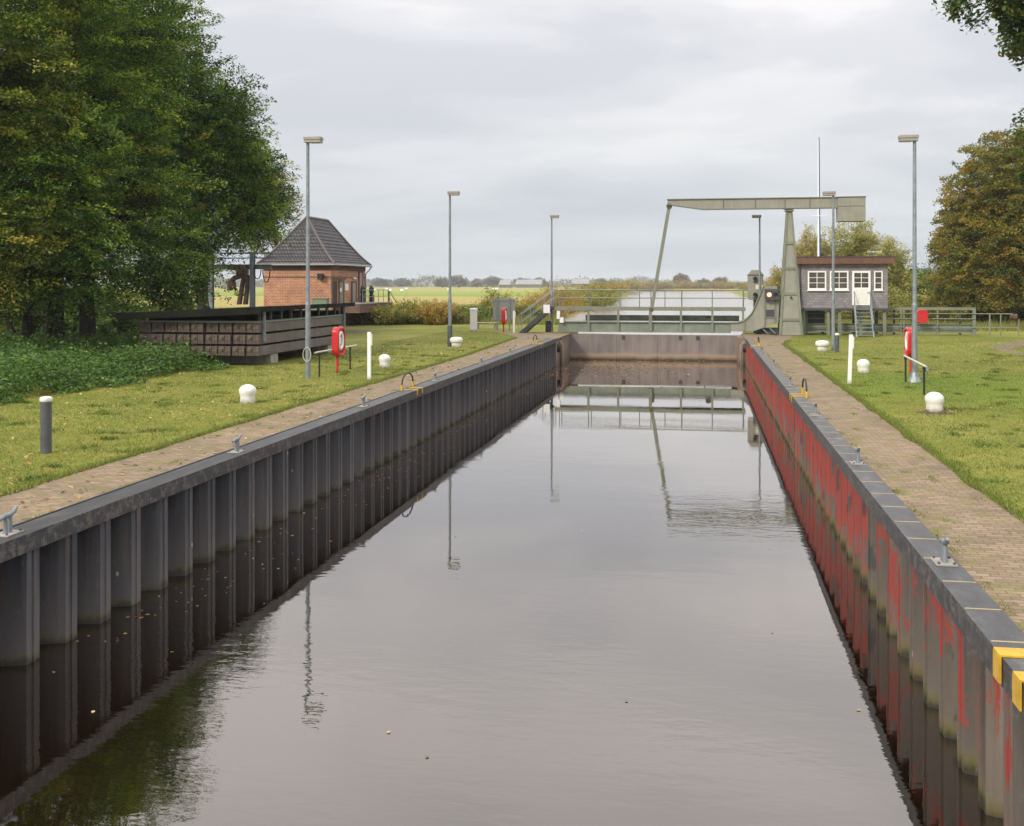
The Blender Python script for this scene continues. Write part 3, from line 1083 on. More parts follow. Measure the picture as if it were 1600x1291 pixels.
# ------------------------------------------------------------------ ladders, hoops and cleats on the quays
def ladder(side, Y, label, hoop=True, bw=.045):
    xf = LX if side < 0 else RX
    s = 1 if side < 0 else -1          # towards the water
    t = thing('quay_ladder', label, 'ladder', (xf, Y, 0), 'ladders set into the quay walls')
    yb = MB()
    for dy in (-.28, .28):
        a, c = xf + s * .065, xf - s * .33
        yb.box(min(a, c), max(a, c), Y + dy - bw, Y + dy + bw, .037, .052)
        yb.box(min(xf + s * .052, xf + s * .068), max(xf + s * .052, xf + s * .068), Y + dy - bw, Y + dy + bw, -.06 - bw * 1.2, .036)
    yb.each('yellow_bracket', 'yellow_paint', t)
    sp = MB()
    xi = xf - s * .12
    for dy in (-.24, .24):
        sp.box(xi - .03, xi + .03, Y + dy - .012, Y + dy + .012, -2.6, -.04)
    sp.each('stile', 'rubber', t)
    rg = MB()
    z = -.3
    while z > -2.4:
        rg.cyl((xi, Y - .23, z), (xi, Y + .23, z), .016, n=8)
        z -= .28
    rg.each('rung', 'galvanised', t)
    if hoop:
        hx = xf - s * .30
        pts = [(hx, Y - .62, .03), (hx, Y - .58, .22)]
        for i in range(1, 12):
            a = pi * (1 - i / 12)
            pts.append((hx, Y + .58 * cos(a), .22 + .26 * sin(a)))
        pts += [(hx, Y + .58, .22), (hx, Y + .62, .03)]
        MB().tube(pts, .022, 8).build('hoop', 'rubber', t, smooth=True)
        hb = MB()
        for dy in (-.61, .61):
            hb.cyl((hx, Y + dy, .036), (hx, Y + dy * .975, .2), .032, n=10)
        hb.each('hoop_foot', 'yellow_paint', t, smooth=True)
    return t


ladder(-1, 30.0, 'yellow and black ladder hoop halfway along the left quay edge')
ladder(-1, 54.0, 'ladder hoop on the left quay close to the lock gate')
ladder(1, 9.02, 'bright yellow ladder brackets on the red quay nearest the camera', hoop=False, bw=.10)
ladder(1, 30.0, 'yellow ladder hoop halfway along the red quay edge')
ladder(1, 54.0, 'small yellow ladder hoop on the red quay close to the lock gate')


def cleat():
    t = thing('mooring_cleat', 'x', 'cleat', (0, 0, 0), 'steel mooring cleats along the quay edges')
    MB().box(-.11, .11, -.16, .16, 0, .018).build('base_plate', 'concrete', t, bevel=.004)
    b = MB()
    for dx in (-.1, .1):
        for dy in (-.13, .13):
            b.cyl((dx * .78, dy, .018), (dx * .78, dy, .04), .014, n=6)
    b.each('bolt', 'rust', t)
    p = MB()
    p.cyl((0, -.045, .018), (0, -.045, .22), .028, .026, 10)
    p.cyl((0, .045, .018), (0, .045, .22), .028, .026, 10)
    p.each('post', 'galvanised', t, smooth=True)
    MB().tube([(.0, -.17, .20), (0, -.08, .222), (0, .06, .225), (0, .12, .25), (0, .17, .295)], [.024, .03, .03, .027, .02], 10).build('horn', 'galvanised', t, smooth=True)
    return t


proto = cleat()
first = True
for side, pxs in ((-1, (12, 370, 568, 680, 752, 797)), (1, (1475, 1340, 1274, 1234.5, 1209, 1190))):
    for i, px in enumerate(pxs):
        X = LX - .17 if side < 0 else RX + .14
        # the quay edge at this bearing
        t_ = (px - CX) / F
        Y = X * (CT + ST * t_) / (t_ * CT - ST)
        lab = '%s mooring cleat on the %s quay edge, counting from the camera' % (ORD[i] if i else 'first', 'dark left' if side < 0 else 'red right')
        if first:
            proto.location = (X, Y, .035)
            proto['label'] = lab
            first = False
        else:
            dup(proto, (X, Y, .035), 0.0 if side < 0 else pi, lab)


# ------------------------------------------------------------------ lamp posts
def lamp(px, py, top, side, label, sleeve=False, flare=False):
    b = G(px, py)
    return lamp_at(b, ZA(top, b.x, b.y), side, label, sleeve, flare)


def lamp_at(b, H, side, label, sleeve=False, flare=False):
    t = thing('street_lamp', label, 'street lamp', b, 'grey lamp posts along the lock')
    x, y = b.x, b.y
    p = MB()
    p.cyl((x, y, -.05), (x, y, 2.4), .085, .08, 14)
    p.cyl((x, y, 2.4), (x, y, H - .16), .066, .05, 14)
    p.build('pole', 'galvanised', t, smooth=True)
    MB().cyl((x, y, 2.36), (x, y, 2.44), .088, .070, 14).build('collar', 'galvanised', t, smooth=True)
    if sleeve:
        MB().cyl((x, y, -.02), (x, y, 1.02), .125, .12, 14).build('sleeve', 'dark_sleeve', t, smooth=True)
    if flare:
        f = MB()
        f.lathe([(.21, 0), (.20, .03), (.13, .16), (.09, .30)], (x, y, 0), 8)
        f.build('base_flare', 'galvanised', t)
    h = MB()
    x0, x1 = (x - .10, x + .47) if side < 0 else (x - .47, x + .10)
    h.cbox(x0, x1, y - .16, y + .16, H - .10, H, .02)
    h.build('lamp_head', 'lamp_housing', t)
    g = MB().cbox(x0 + .015, x1 - .015, y - .145, y + .145, H - .19, H - .106, .01)
    g.build('lamp_tray', 'lamp_housing', t)
    gx0, gx1 = (x0 + .2, x1 - .03) if side < 0 else (x0 + .03, x1 - .2)
    MB().box(gx0, gx1, y - .12, y + .12, H - .205, H - .191).build('diffuser', 'lamp_glass', t)
    return t


lamp(481, 592, 214, -1, 'tallest looking grey lamp post on the left lawn, before the stacked stop logs')
lamp(703, 542, 299, -1, 'lamp post with dark lower sleeve beside the mushroom bollard on the left lawn', sleeve=True)
lamp(862, 519.5, 336, -1, 'thin lamp post in front of the steel stairs at the left bridge end')
lamp(1429, 597, 211, 1, 'large lamp post beside the red lifebuoy cabinet on the right lawn', flare=True)
lamp(1302, 548, 299, 1, 'lamp post standing in front of the grey shingled cabin')
lamp_at(Vector((XA(1187, 68.2), 68.2, 0)), ZA(335, 6, 68.2), 1, 'thin lamp post rising beside the signal box behind the bridge')


# ------------------------------------------------------------------ bollards and posts
def dome_bollard():
    t = bpy.data.objects.new('tmp', None)
    m = MB()
    prof = [(.195, -.05), (.195, .0), (.188, .10), (.184, .17), (.195, .215), (.212, .26), (.216, .31)]
    for i in range(1, 9):
        a = i / 8 * pi / 2
        prof.append((.216 * cos(a) + .001, .31 + .165 * sin(a)))
    m.lathe(prof, n=28)
    return m


def mush_bollard():
    m = MB()
    prof = [(.235, -.05), (.235, 0), (.225, .12), (.23, .20), (.285, .235), (.31, .29), (.312, .35), (.295, .42), (.24, .465), (.12, .485), (.002, .488)]
    m.lathe(prof, n=28)
    return m


bd = dome_bollard().build('mooring_bollard', 'white_paint', None, smooth=True, loc=(0, 0, 0))
mbm = mush_bollard().build('mooring_bollard', 'white_paint', None, smooth=True, loc=(0, 0, 0))
grp = 'white mooring bollards on the lawns'
spots = [(bd, 387, 630, 'white round topped bollard on the left lawn, largest and nearest of that side'),
         (bd, 601, 574, 'smaller white round topped bollard on the left lawn beyond the white post'),
         (mbm, 713, 542.5, 'white mushroom shaped bollard beside the sleeved lamp post on the left'),
         (bd, 1460, 644, 'white round topped bollard on the right lawn, nearest, with brown leaves at its foot'),
         (bd, 1349, 583, 'white round topped bollard on the right lawn behind the leaning white post'),
         (mbm, 1285, 549, 'white mushroom shaped bollard on the right lawn before the cabin')]
used = set()
for src, px, py, lab in spots:
    o = src if src.name not in used else src.copy()
    if o is not src:
        C.objects.link(o)
    used.add(src.name)
    o.location = G(px, py)
    tag(o, lab, 'bollard', grp)
p = G(1460, 645)
MB().lathe([(.40, .003), (.34, .008), (.2, .012), (.002, .012)], (p.x, p.y, 0), 20).build('soil_ring', 'soil_brown', loc=p)
tag(bpy.data.objects['soil_ring'], kind='structure')


def marker_post(px, py, top, label):
    b = G(px, py)
    H = ZA(top, b.x, b.y)
    t = thing('marker_post', label, 'post', b, 'white marker posts beside the quays')
    w = .055
    m = MB()
    m.box(b.x - w, b.x + w, b.y - .045, b.y + .045, -.1, H)
    m.build('post', 'white_gloss', t, bevel=.008)
    MB().box(b.x + w + .001, b.x + w + .035, b.y - .04, b.y + .04, H - .42, H - .06).build('side_plate', 'white_paint', t)
    return t


marker_post(577, 594, 519, 'white square post on the left lawn right of the red lifebuoy cabinet')
marker_post(803, 522, 486, 'short white post at the foot of the steel stairs')
marker_post(1327, 600, 523, 'leaning white post on the right lawn edge before the round bollard')
marker_post(1227, 524, 486, 'white post in front of the bridge pylon')
bpy.data.objects['marker_post.002'].rotation_euler = (0, R(2.0), 0)


def bollard_light(px, py, top, dia, label):
    b = G(px, py)
    H = ZA(top, b.x, b.y)
    r = dia / 2
    t = thing('bollard_light', label, 'bollard light', b, 'grey bollard lights')
    MB().cyl((b.x, b.y, -.05), (b.x, b.y, H - .085), r * .94, n=20).build('body', 'dark_grey', t, smooth=True)
    MB().lathe([(r * .97, H - .085), (r * 1.06, H - .07), (r * 1.06, H - .035), (r * .98, H - .012), (r * .7, H), (.001, H + .002)], (b.x, b.y, 0), 20).build('cap', 'white_paint', t, smooth=True)
    return t


M('dark_grey', (.085, .09, .098), .5, .18, 5, .05, streak=.35, scol=(.05, .05, .05))
bollard_light(72, 708, 620, .205, 'dark grey bollard light with pale cap at the left edge of the lawn')
bollard_light(1308, 550.5, 521, .19, 'grey bollard light beside the lamp post before the cabin')

b = G(740, 517.5)
t = thing('ventilation_pipe', 'thick off white pipe with rimmed cap at the far end of the left lawn', 'pipe', b)
MB().cyl((b.x, b.y, -.05), (b.x, b.y, 1.33), .235, n=24).build('pipe', 'white_paint', t, smooth=True)
MB().lathe([(.24, 1.33), (.265, 1.34), (.265, 1.42), (.25, 1.47), (.1, 1.5), (.001, 1.5)], (b.x, b.y, 0), 24).build('cap', 'white_paint', t, smooth=True)


# ------------------------------------------------------------------ red lifebuoy cabinets, boathook racks
def rounded(w, h, r, n=6):
    pts = []
    for cx, cz, a0 in ((w / 2 - r, r, -pi / 2), (w / 2 - r, h - r, 0), (-w / 2 + r, h - r, pi / 2), (-w / 2 + r, r, pi)):
        for i in range(n + 1):
            a = a0 + i / n * pi / 2
            pts.append((cx + r * cos(a), cz + r * sin(a)))
    return pts


def lifebuoy_cabinet(b, zb, h, face, label, post=True):
    """face = +1 opens towards +x"""
    t = thing('lifebuoy_cabinet', label, 'lifebuoy cabinet', b, 'red lifebuoy cabinets')
    w = .70
    m = MB()
    out = [(b.y + y, zb + z) for y, z in rounded(w, h, .2)]
    x0, x1 = sorted((b.x + face * .0, b.x - face * .17))
    m.prism_x(out, x0, x1)
    m.build('housing', 'red_shell', t, bevel=.03)
    xf = b.x + face * .03
    rim = MB()
    rim.tube([(b.x + face * .03, b.y + y * .93, zb + .035 + z * .93) for y, z in rounded(w, h, .2)] + [(b.x + face * .03, b.y + rounded(w, h, .2)[0][0] * .93, zb + .035 + rounded(w, h, .2)[0][1] * .93)], .055, 8)
    rim.build('rim', 'red_shell', t, smooth=True)
    ring = MB()
    cz = zb + h * .53
    vs, fs = [], []
    n1, n2, Ra, ra = 30, 10, .215, .055
    for i in range(n1):
        a = 2 * pi * i / n1
        for j in range(n2):
            q = 2 * pi * j / n2
            vs.append((xf + ra * .8 * sin(q), b.y + (Ra + ra * cos(q)) * cos(a), cz + (Ra + ra * cos(q)) * sin(a) * 1.25))
    for i in range(n1):
        for j in range(n2):
            fs.append((i * n2 + j, ((i + 1) % n1) * n2 + j, ((i + 1) % n1) * n2 + (j + 1) % n2, i * n2 + (j + 1) % n2))
    ring.add(vs, fs).build('lifebuoy', 'white_gloss', t, smooth=True)
    mid = MB()
    mid.prism_x([(b.y + .10 * cos(a * pi / 12), cz + .13 * sin(a * pi / 12)) for a in range(24)], *sorted((b.x + face * .004, b.x + face * .03)))
    mid.build('line_bag', 'sign_white', t)
    if post:
        MB().cyl((b.x - face * .09, b.y, -.05), (b.x - face * .09, b.y, zb + .3), .045, n=12).build('post', 'red_shell', t, smooth=True)
    return t


b = G(531, 583)
lifebuoy_cabinet(b, ZA(556, b.x, b.y), .97, 1, 'red lifebuoy cabinet on a post on the left lawn behind the boathook')
b = G(1419, 583)
lifebuoy_cabinet(b, ZA(557, b.x, b.y), .97, -1, 'red lifebuoy cabinet on the right lawn beside the large lamp post')
b = G(789, 519)
lifebuoy_cabinet(b, ZA(506, b.x, b.y), 1.0, 1, 'red lifebuoy cabinet in front of the grey information board', True)
b = Vector((XA(1441, 67.0), 67.0, 0))
t = thing('lifebuoy_cabinet', 'red lifebuoy cabinet hung on the raised walkway railing', 'lifebuoy cabinet', b, 'red lifebuoy cabinets')
zb = ZA(505, b.x, b.y)
MB().prism_y([(b.x + x, zb + z) for x, z in rounded(.64, .78, .15)], 66.95, 67.15).build('housing', 'red_shell', t, bevel=.03)
MB().tube([(b.x + x * .9, 66.945, zb + .04 + z * .9) for x, z in rounded(.64, .78, .15)], .025, 6).build('rim', 'red_shell', t, smooth=True)


def boathook(posts, ends, zt, label, hook=False, loop=None):
    b = G(*posts[0])
    t = thing('boathook_rack', label, 'boathook rack', b, 'boathook racks')
    tops = []
    for px, py in posts:
        q = G(px, py)
        m = MB().cyl((q.x, q.y, -.05), (q.x, q.y, zt), .028, n=10)
        m.cyl((q.x, q.y, zt - .01), (q.x, q.y, zt + .06), .045, .045, n=10)
        m.build('stand', 'black_paint', t, smooth=True)
        tops.append(Vector((q.x, q.y, zt + .09)))
    d = (tops[1] - tops[0]).normalized()
    a, c = tops[0] - d * ends[0], tops[1] + d * ends[1]
    MB().cyl(a, c, .027, n=10).build('pole', 'wood_pale', t, smooth=True)
    if hook:
        hk = MB().tube([c, c + d * .16 + Vector((0, 0, -.03)), c + d * .26 + Vector((0, 0, -.10)), c + d * .2 + Vector((0, 0, -.2))], [.03, .024, .02, .01], 8)
        hk.tube([c, c + d * .3], [.026, .008], 8)
        hk.build('hook', 'galvanised', t, smooth=True)
    return t


boathook(((499, 589), (547, 577)), (.45, .75), .72, 'pale boathook lying on two black stands on the left lawn')
boathook(((1415, 597), (1444, 617)), (.35, .4), .70, 'boathook with metal hook on two black stands beside the right lamp post', True)
b = G(481, 592)
ring = []
for i in range(25):
    a = 2 * pi * i / 24
    ring.append((b.x + .01 + .13 * cos(a), b.y - .11, .78 + .22 * sin(a)))
tag(MB().tube(ring, .011, 6).build('rope_loop', 'wood_pale', None, smooth=True, loc=(b.x, b.y - .12, .78)), 'pale rope loop hanging on the lower pole of the left lamp', 'rope')

# information board seen from behind
b = G(788, 516.5)
t = thing('information_board', 'grey information board seen from behind on two posts', 'board', b)
m = MB()
m.box(b.x - .78, b.x + .72, b.y, b.y + .06, ZA(500, b.x, b.y), ZA(467, b.x, b.y))
m.build('panel', 'board_grey', t, bevel=.01)
for dx in (-.46, .36):
    MB().box(b.x + dx - .045, b.x + dx + .045, b.y - .075, b.y - .002, -.05, ZA(466, b.x, b.y)).build('post', 'galvanised', t)
MB().box(b.x - .8, b.x + .74, b.y - .03, b.y - .002, ZA(471, b.x, b.y), ZA(468.5, b.x, b.y)).build('crossbar', 'galvanised', t)

# bench beside the white pipe
b = G(760, 514)
t = thing('bench', 'low pale bench behind the white pipe at the lawn end', 'bench', b)
m = MB()
for k in range(3):
    m.box(b.x - .85, b.x + .85, b.y - .2 + k * .14, b.y - .09 + k * .14, .40, .44)
m.build('seat', 'wood_pale', t)
for dx in (-.6, .6):
    MB().box(b.x + dx - .05, b.x + dx + .05, b.y - .18, b.y + .2, -.02, .399).build('leg', 'concrete', t)

# ------------------------------------------------------------------ drawbridge
BY = 66.5
br = thing('drawbridge', 'green steel drawbridge with balance beam across the lock gate', 'bridge', (-3, BY, 0))


def bX(px, Y=BY):
    return XA(px, Y)


def bZ(px, py, Y=BY):
    return ZA(py, XA(px, Y), Y)


xl, xr = bX(872), bX(1142)
m = MB()
m.box(xl, xr, BY, BY + .03, .16, .70)
m.box(xl, xr, BY - .12, BY + .16, .70, .75)
m.box(xl, xr, BY - .10, BY + .14, .10, .16)
m.build('lower_girder', 'girder_grey', br)
m = MB()
zst = .16
for px in (920, 966, 1016, 1064, 1113):
    X = bX(px)
    m.box(X - .07, X + .07, BY - .125, BY - .002, .161, .699)
m.each('stiffener', 'bridge_green', br)
for px in (874, 919.5, 966, 1016, 1064, 1113, 1161):
    X = bX(px)
    MB().box(X - .065, X + .065, BY - .115, BY + .02, .752, 1.44).build('upright', 'bridge_green', br)
m = MB()
m.box(bX(904), bX(1100), BY - .2, BY + .25, .015, .098)
m.box(bX(1102), bX(1143), BY - .2, BY + .25, .02, .094)
m.each('soffit_strip', 'soffit_white', br)
zt, zb_ = bZ(1000, 480), bZ(1000, 485.5)
m = MB()
m.box(bX(867), bX(1165), BY - .14, BY + .14, zb_, zt)
m.build('walkway_beam', 'bridge_green', br)
m = MB()
m.box(bX(867), bX(1165), BY + 1.05, BY + 1.3, zb_, zt - .003)
m.build('rear_beam', 'bridge_green', br)
m = MB()
n = 60
for i in range(n):
    a = bX(867) + (bX(1165) - bX(867)) * i / n
    c = bX(867) + (bX(1165) - bX(867)) * (i + .85) / n
    m.box(a, c, BY + .145, BY + 1.045, zt - .06, zt - .02)
m.build('walkway_deck', 'steel_dark', br)
m = MB()
m.box(bX(915, 69), bX(1155, 69), 69, 69.25, .72, 1.08)
m.box(bX(872, 69), bX(1175, 69), 69, 69.22, .1, .5)
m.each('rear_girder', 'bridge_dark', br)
for px in (1018, 1107):
    X = bX(px)
    MB().cyl((X, BY + .4, .95), (X, BY + .75, .95), .17, n=16).build('roller', 'rust', br, smooth=True)
zr, zm = bZ(1000, 453.6), bZ(1000, 466)
for yy, pxs in ((BY + .02, (874, 919.5, 968, 1017, 1065, 1113, 1161)), (BY + 1.18, (874, 921, 968, 997.5, 1038, 1065, 1113, 1163))):
    rl = MB()
    for z_, r_ in ((zr, .036), (zm, .024)):
        rl.cyl((bX(874), yy, z_), (bX(1167), yy, z_), r_, n=8)
    rl.each('handrail', 'bridge_green', br, smooth=True)
    for px in pxs:
        X = bX(px)
        MB().cyl((X, yy, zt - .02), (X, yy, zr), .027, n=8).build('railing_post', 'bridge_green', br, smooth=True)
# tie bar to the balance beam
m = MB()
p0, p1 = Vector((bX(1018), BY + .0, bZ(1018, 484))), Vector((bX(1045.5), BY + .2, bZ(1045.5, 322)))
d = (p1 - p0).normalized()
sx = Vector((d.z, 0, -d.x)) * .10
for a, c in ((-.12, -.085), (.085, .12)):
    o1, o2 = Vector((0, a, 0)), Vector((0, c, 0))
    m.hexa([p0 - sx + o1, p0 + sx + o1, p0 + sx + o2, p0 - sx + o2], [p1 - sx + o1, p1 + sx + o1, p1 + sx + o2, p1 - sx + o2])
sx2 = sx * .3
m.hexa([p0 - sx2 + Vector((0, -.08, 0)), p0 + sx2 + Vector((0, -.08, 0)), p0 + sx2 + Vector((0, .08, 0)), p0 - sx2 + Vector((0, .08, 0))], [p1 - sx2 + Vector((0, -.08, 0)), p1 + sx2 + Vector((0, -.08, 0)), p1 + sx2 + Vector((0, .08, 0)), p1 - sx2 + Vector((0, .08, 0))])
m.build('tie_bar', 'bridge_green', br)
m = MB()
m.cyl((p1.x, BY + .02, p1.z), (p1.x, BY + .40, p1.z), .17, n=16)
m.cyl((p0.x, BY - .16, p0.z), (p0.x, BY + .16, p0.z), .14, n=16)
m.each('pivot', 'rust', br, smooth=True)
m = MB().box(bX(1014), bX(1019), BY - .16, BY - .128, .2, bZ(1016, 487))
m.build('hanger', 'bridge_green', br)
# balance beam
Yb0, Yb1 = BY - .05, BY + .5
z1, z0 = bZ(1100, 311.5), bZ(1100, 326.5)
zt2 = bZ(1045, 319)
prof = [(bX(1043), zt2), (bX(1056), bZ(1056, 321)), (bX(1098), z0), (bX(1310), z0), (bX(1310), z1), (bX(1043), z1)]
m = MB().prism_y(prof, Yb0 + .08, Yb1 - .08)
bb = m.build('balance_beam', 'bridge_panel', br)
m = MB()
m.box(bX(1042), bX(1310), Yb0, Yb1, z1, z1 + .045)
m.box(bX(1098), bX(1310), Yb0, Yb1, z0 - .045, z0)
m.hexa([(bX(1043), Yb0, zt2 - .045), (bX(1098), Yb0, z0 - .045), (bX(1098), Yb1, z0 - .045), (bX(1043), Yb1, zt2 - .045)], [(bX(1043), Yb0, zt2), (bX(1098), Yb0, z0), (bX(1098), Yb1, z0), (bX(1043), Yb1, zt2)])
m.build('flange', 'bridge_green', bb)
ws = MB()
for px in (1130, 1180, 1226, 1265):
    X = bX(px)
    ws.box(X - .012, X + .012, Yb0 + .012, Yb0 + .079, z0, z1)
ws.each('web_stiffener', 'bridge_green', bb)
cw = MB()
cx0, cx1 = bX(1308.5), bX(1351)
cz1, czm, cz0 = bZ(1330, 309), bZ(1330, 323), bZ(1330, 346)
cw.cbox(cx0, cx1, Yb0 - .35, Yb1 + .35, czm + .012, cz1, .03)
cw.cbox(cx0 + .0, cx1 - .0, Yb0 - .35, Yb1 + .35, cz0, czm - .012, .03)
cwo = cw.build('counterweight', 'bridge_panel', br)
m = MB().box(cx0 + .02, cx1 - .02, Yb0 - .33, Yb1 + .33, czm - .0115, czm + .0115)
m.box(cx0 - .03, cx1 + .03, Yb0 - .38, Yb1 + .38, cz1 + .001, cz1 + .04)
m.build('lid', 'bridge_dark', cwo)
# pylon
py0, py1 = BY - .35, BY + 1.25
ybase0, ybase1 = py0, py1
ytop0, ytop1 = BY + .02, BY + .43
zb0, zpt = 0.02, bZ(1230, 330)
xb0, xb1 = bX(1216.5), bX(1254.5)
xt0, xt1 = bX(1228.5), bX(1238.5)


def pyl(u, fx, fy, inset=0.0):
    """point on the tapering pylon: u height 0..1, fx / fy 0..1 across"""
    xa, xb = xb0 + (xt0 - xb0) * u, xb1 + (xt1 - xb1) * u
    ya, yb = ybase0 + (ytop0 - ybase0) * u, ybase1 + (ytop1 - ybase1) * u
    return Vector((xa + inset + (xb - xa - 2 * inset) * fx, ya + inset + (yb - ya - 2 * inset) * fy, zb0 + (zpt - zb0) * u))


m = MB()
m.hexa([pyl(0, 0, 0, .07), pyl(0, 1, 0, .07), pyl(0, 1, 1, .07), pyl(0, 0, 1, .07)], [pyl(1, 0, 0, .07), pyl(1, 1, 0, .07), pyl(1, 1, 1, .07), pyl(1, 0, 1, .07)])
po = m.build('pylon', 'bridge_panel', br)
m = MB()


def wf(u, edge):
    w = .13
    return w


for fx, fy in ((0, 0), (1, 0), (1, 1), (0, 1)):
    q = []
    for u in (0, 1):
        c = pyl(u, fx, fy)
        k = .14 if u == 0 else .10
        sx_ = k if fx == 0 else -k
        sy_ = k if fy == 0 else -k
        q.append([(c.x, c.y, c.z), (c.x + sx_, c.y, c.z), (c.x + sx_, c.y + sy_, c.z), (c.x, c.y + sy_, c.z)])
    m.hexa(q[0], q[1])
m.each('corner_flange', 'bridge_green', po)
m = MB()
for py_ in (380, 419.5, 459, 499.5):
    u = (bZ(1235, py_) - zb0) / (zpt - zb0)
    du = .075 / (zpt - zb0)
    a = [pyl(u - du, 0, 0, .012), pyl(u - du, 1, 0, .012), pyl(u - du, 1, 1, .012), pyl(u - du, 0, 1, .012)]
    c = [pyl(u + du, 0, 0, .012), pyl(u + du, 1, 0, .012), pyl(u + du, 1, 1, .012), pyl(u + du, 0, 1, .012)]
    m.hexa(a, c)
m.each('cross_rib', 'bridge_green', po)
m = MB()
m.box(xt0 - .08, xt1 + .08, ytop0 - .08, ytop1 + .08, zpt, zpt + .06)
m.prism_y([(xt0 - .2, z0 - .048), (xt0 + .1, zpt + .061), (xt1 - .06, zpt + .061), (xt1 + .12, z0 - .048)], ytop0 + .02, ytop1 - .02)
m.build('saddle', 'bridge_green', po)
mm = MB().cyl((bX(1235.5), ybase0 + .03, bZ(1235, 465)), (bX(1235.5), ybase0 + .30, bZ(1235, 465)), .06, n=12)
mm.build('drain_hole', 'lens_dark', po)
# curved tail of the bridge leaf
ol = [(1142, 517.5), (1177.5, 517.5), (1216, 504), (1218, 468), (1214, 447), (1193, 447), (1186, 464), (1179, 480), (1175.5, 488), (1171, 494), (1165, 499.5), (1159, 502.5), (1151, 504.5), (1142, 505)]
pts = [(bX(a), bZ(a, b_)) for a, b_ in ol]
m = MB().prism_y(pts, BY - .05, BY + .25)
tl = m.build('tail_quadrant', 'bridge_panel', br)
m = MB()
top = pts[5:]
for i in range(len(top) - 1):
    (xa, za), (xc, zc) = top[i], top[i + 1]
    m.hexa([(xa, BY - .14, za - .02), (xa, BY + .34, za - .02), (xa, BY + .34, za + .05), (xa, BY - .14, za + .05)], [(xc, BY - .14, zc - .02), (xc, BY + .34, zc - .02), (xc, BY + .34, zc + .05), (xc, BY - .14, zc + .05)])
m.build('curved_flange', 'bridge_green', tl)
m = MB()
for px, ya, yb in ((1163.5, 501, 517), (1195, 470, 510.5), (1211, 470, 505)):
    X = bX(px)
    m.box(X - .035, X + .035, BY - .11, BY - .052, bZ(px, yb), bZ(px, ya))
m.box(bX(1197), bX(1210), BY - .10, BY - .053, bZ(1200, 497), bZ(1200, 495.5))
m.each('tail_rib', 'bridge_green', tl)
m = MB().box(bX(1197), bX(1210), BY - .075, BY - .052, bZ(1200, 495), bZ(1200, 484))
m.build('recess_plate', 'shade_grey', tl)
m = MB()
m.box(bX(1182), bX(1216), BY + .3, BY + .9, .03, .42)
m.build('tail_pit', 'bridge_dark', br)
m = MB()
for a, b_ in ((1190, 1200), (1202, 1212)):
    m.tube([(bX(a), BY + .1, bZ(a, 512)), (bX(b_), BY + .1, bZ(b_, 522))], .05, 6)
m.each('tail_brace', 'galvanised', br)
for (px, py_, w, h) in ((872.5, 492, .20, .5), (877.5, 500, .24, .32)):
    X = bX(px, BY - .25)
    MB().box(X - w / 2, X + w / 2, BY - .27, BY - .25, ZA(py_, X, BY) - h / 2, ZA(py_, X, BY) + h / 2).build('notice_plate', 'sign_white', br)

# signal with the red lamp
Ys = BY - .42
b = Vector((XA(1206, Ys), Ys, 0))
t = thing('signal_light', 'lit red signal lamp with dark blue lamp beside it on the bridge tail', 'signal', (b.x, Ys, ZA(468, b.x, Ys)))
x0, x1 = XA(1195, Ys), XA(1217, Ys)
za, zc = ZA(468.5, b.x, Ys), ZA(451.5, b.x, Ys)
MB().cbox(x0, x1, Ys, Ys + .3, za, zc, .03).build('housing', 'shade_grey', t)
for px, mat_, r_ in ((1202, 'red_lamp', .125), (1211.5, 'lens_blue', .105)):
    X = XA(px, Ys)
    Z = ZA(460.6, X, Ys)
    MB().cyl((X, Ys - .03, Z), (X, Ys - .002, Z), r_, n=20).build('lens', mat_, t)
    h = MB()
    vs, fs = [], []
    for i in range(13):
        a = pi * i / 12
        for dy in (-.16, -.002):
            vs.append((X + (r_ + .02) * cos(a), Ys + dy, Z + (r_ + .02) * sin(a)))
    for i in range(12):
        fs.append((2 * i, 2 * i + 1, 2 * i + 3, 2 * i + 2))
    h.add(vs, fs)
    ho = h.build('hood', 'black_paint', t)
    sm = ho.modifiers.new('solid', 'SOLIDIFY')
    sm.thickness = .008
b2 = MB().box((x0 + x1) / 2 - .06, (x0 + x1) / 2 + .06, Ys + .301, BY - .054, za + .1, za + .35)
b2.build('arm', 'bridge_green', t)

# signal box seen beyond the bridge
Yq = 68.6
b = Vector((XA(1180, Yq), Yq, 0))
t = thing('signal_box', 'grey faceted signal box with two dark lamps left of the pylon', 'signal', b)
o_ = [(1168.3, 466), (1171, 468.5), (1183, 468.5), (1192.5, 466), (1192.8, 429.5), (1187.5, 421.8), (1174.5, 421.8), (1168.3, 429.5)]
MB().prism_y([(XA(a, Yq), ZA(c, XA(a, Yq), Yq)) for a, c in o_], Yq, Yq + .4).build('housing', 'bridge_panel', t, bevel=.02)
MB().box(XA(1168, Yq) - .01, XA(1193, Yq) + .01, Yq - .03, Yq - .002, ZA(430.6, b.x, Yq), ZA(429.2, b.x, Yq)).build('visor_strip', 'bridge_dark', t)
for py_ in (435.5, 460.5):
    X, Z = XA(1180, Yq), ZA(py_, XA(1180, Yq), Yq)
    MB().cyl((X, Yq - .12, Z), (X, Yq - .002, Z), .13, n=18).build('lamp', 'lens_dark', t, smooth=True)
    MB().box(X - .13, X + .13, Yq - .1, Yq - .002, Z - .2, Z - .17).build('lamp_ledge', 'bridge_dark', t)
X = XA(1186.5, Yq - .3)
MB().box(X - .22, X + .22, Yq - .30, Yq - .28, ZA(452, X, Yq), ZA(445.3, X, Yq)).build('plate', 'cream_plate', t)
MB().box(X - .05, X + .05, Yq - .279, Yq - .001, ZA(450, X, Yq), ZA(447, X, Yq)).build('plate_arm', 'bridge_dark', t)
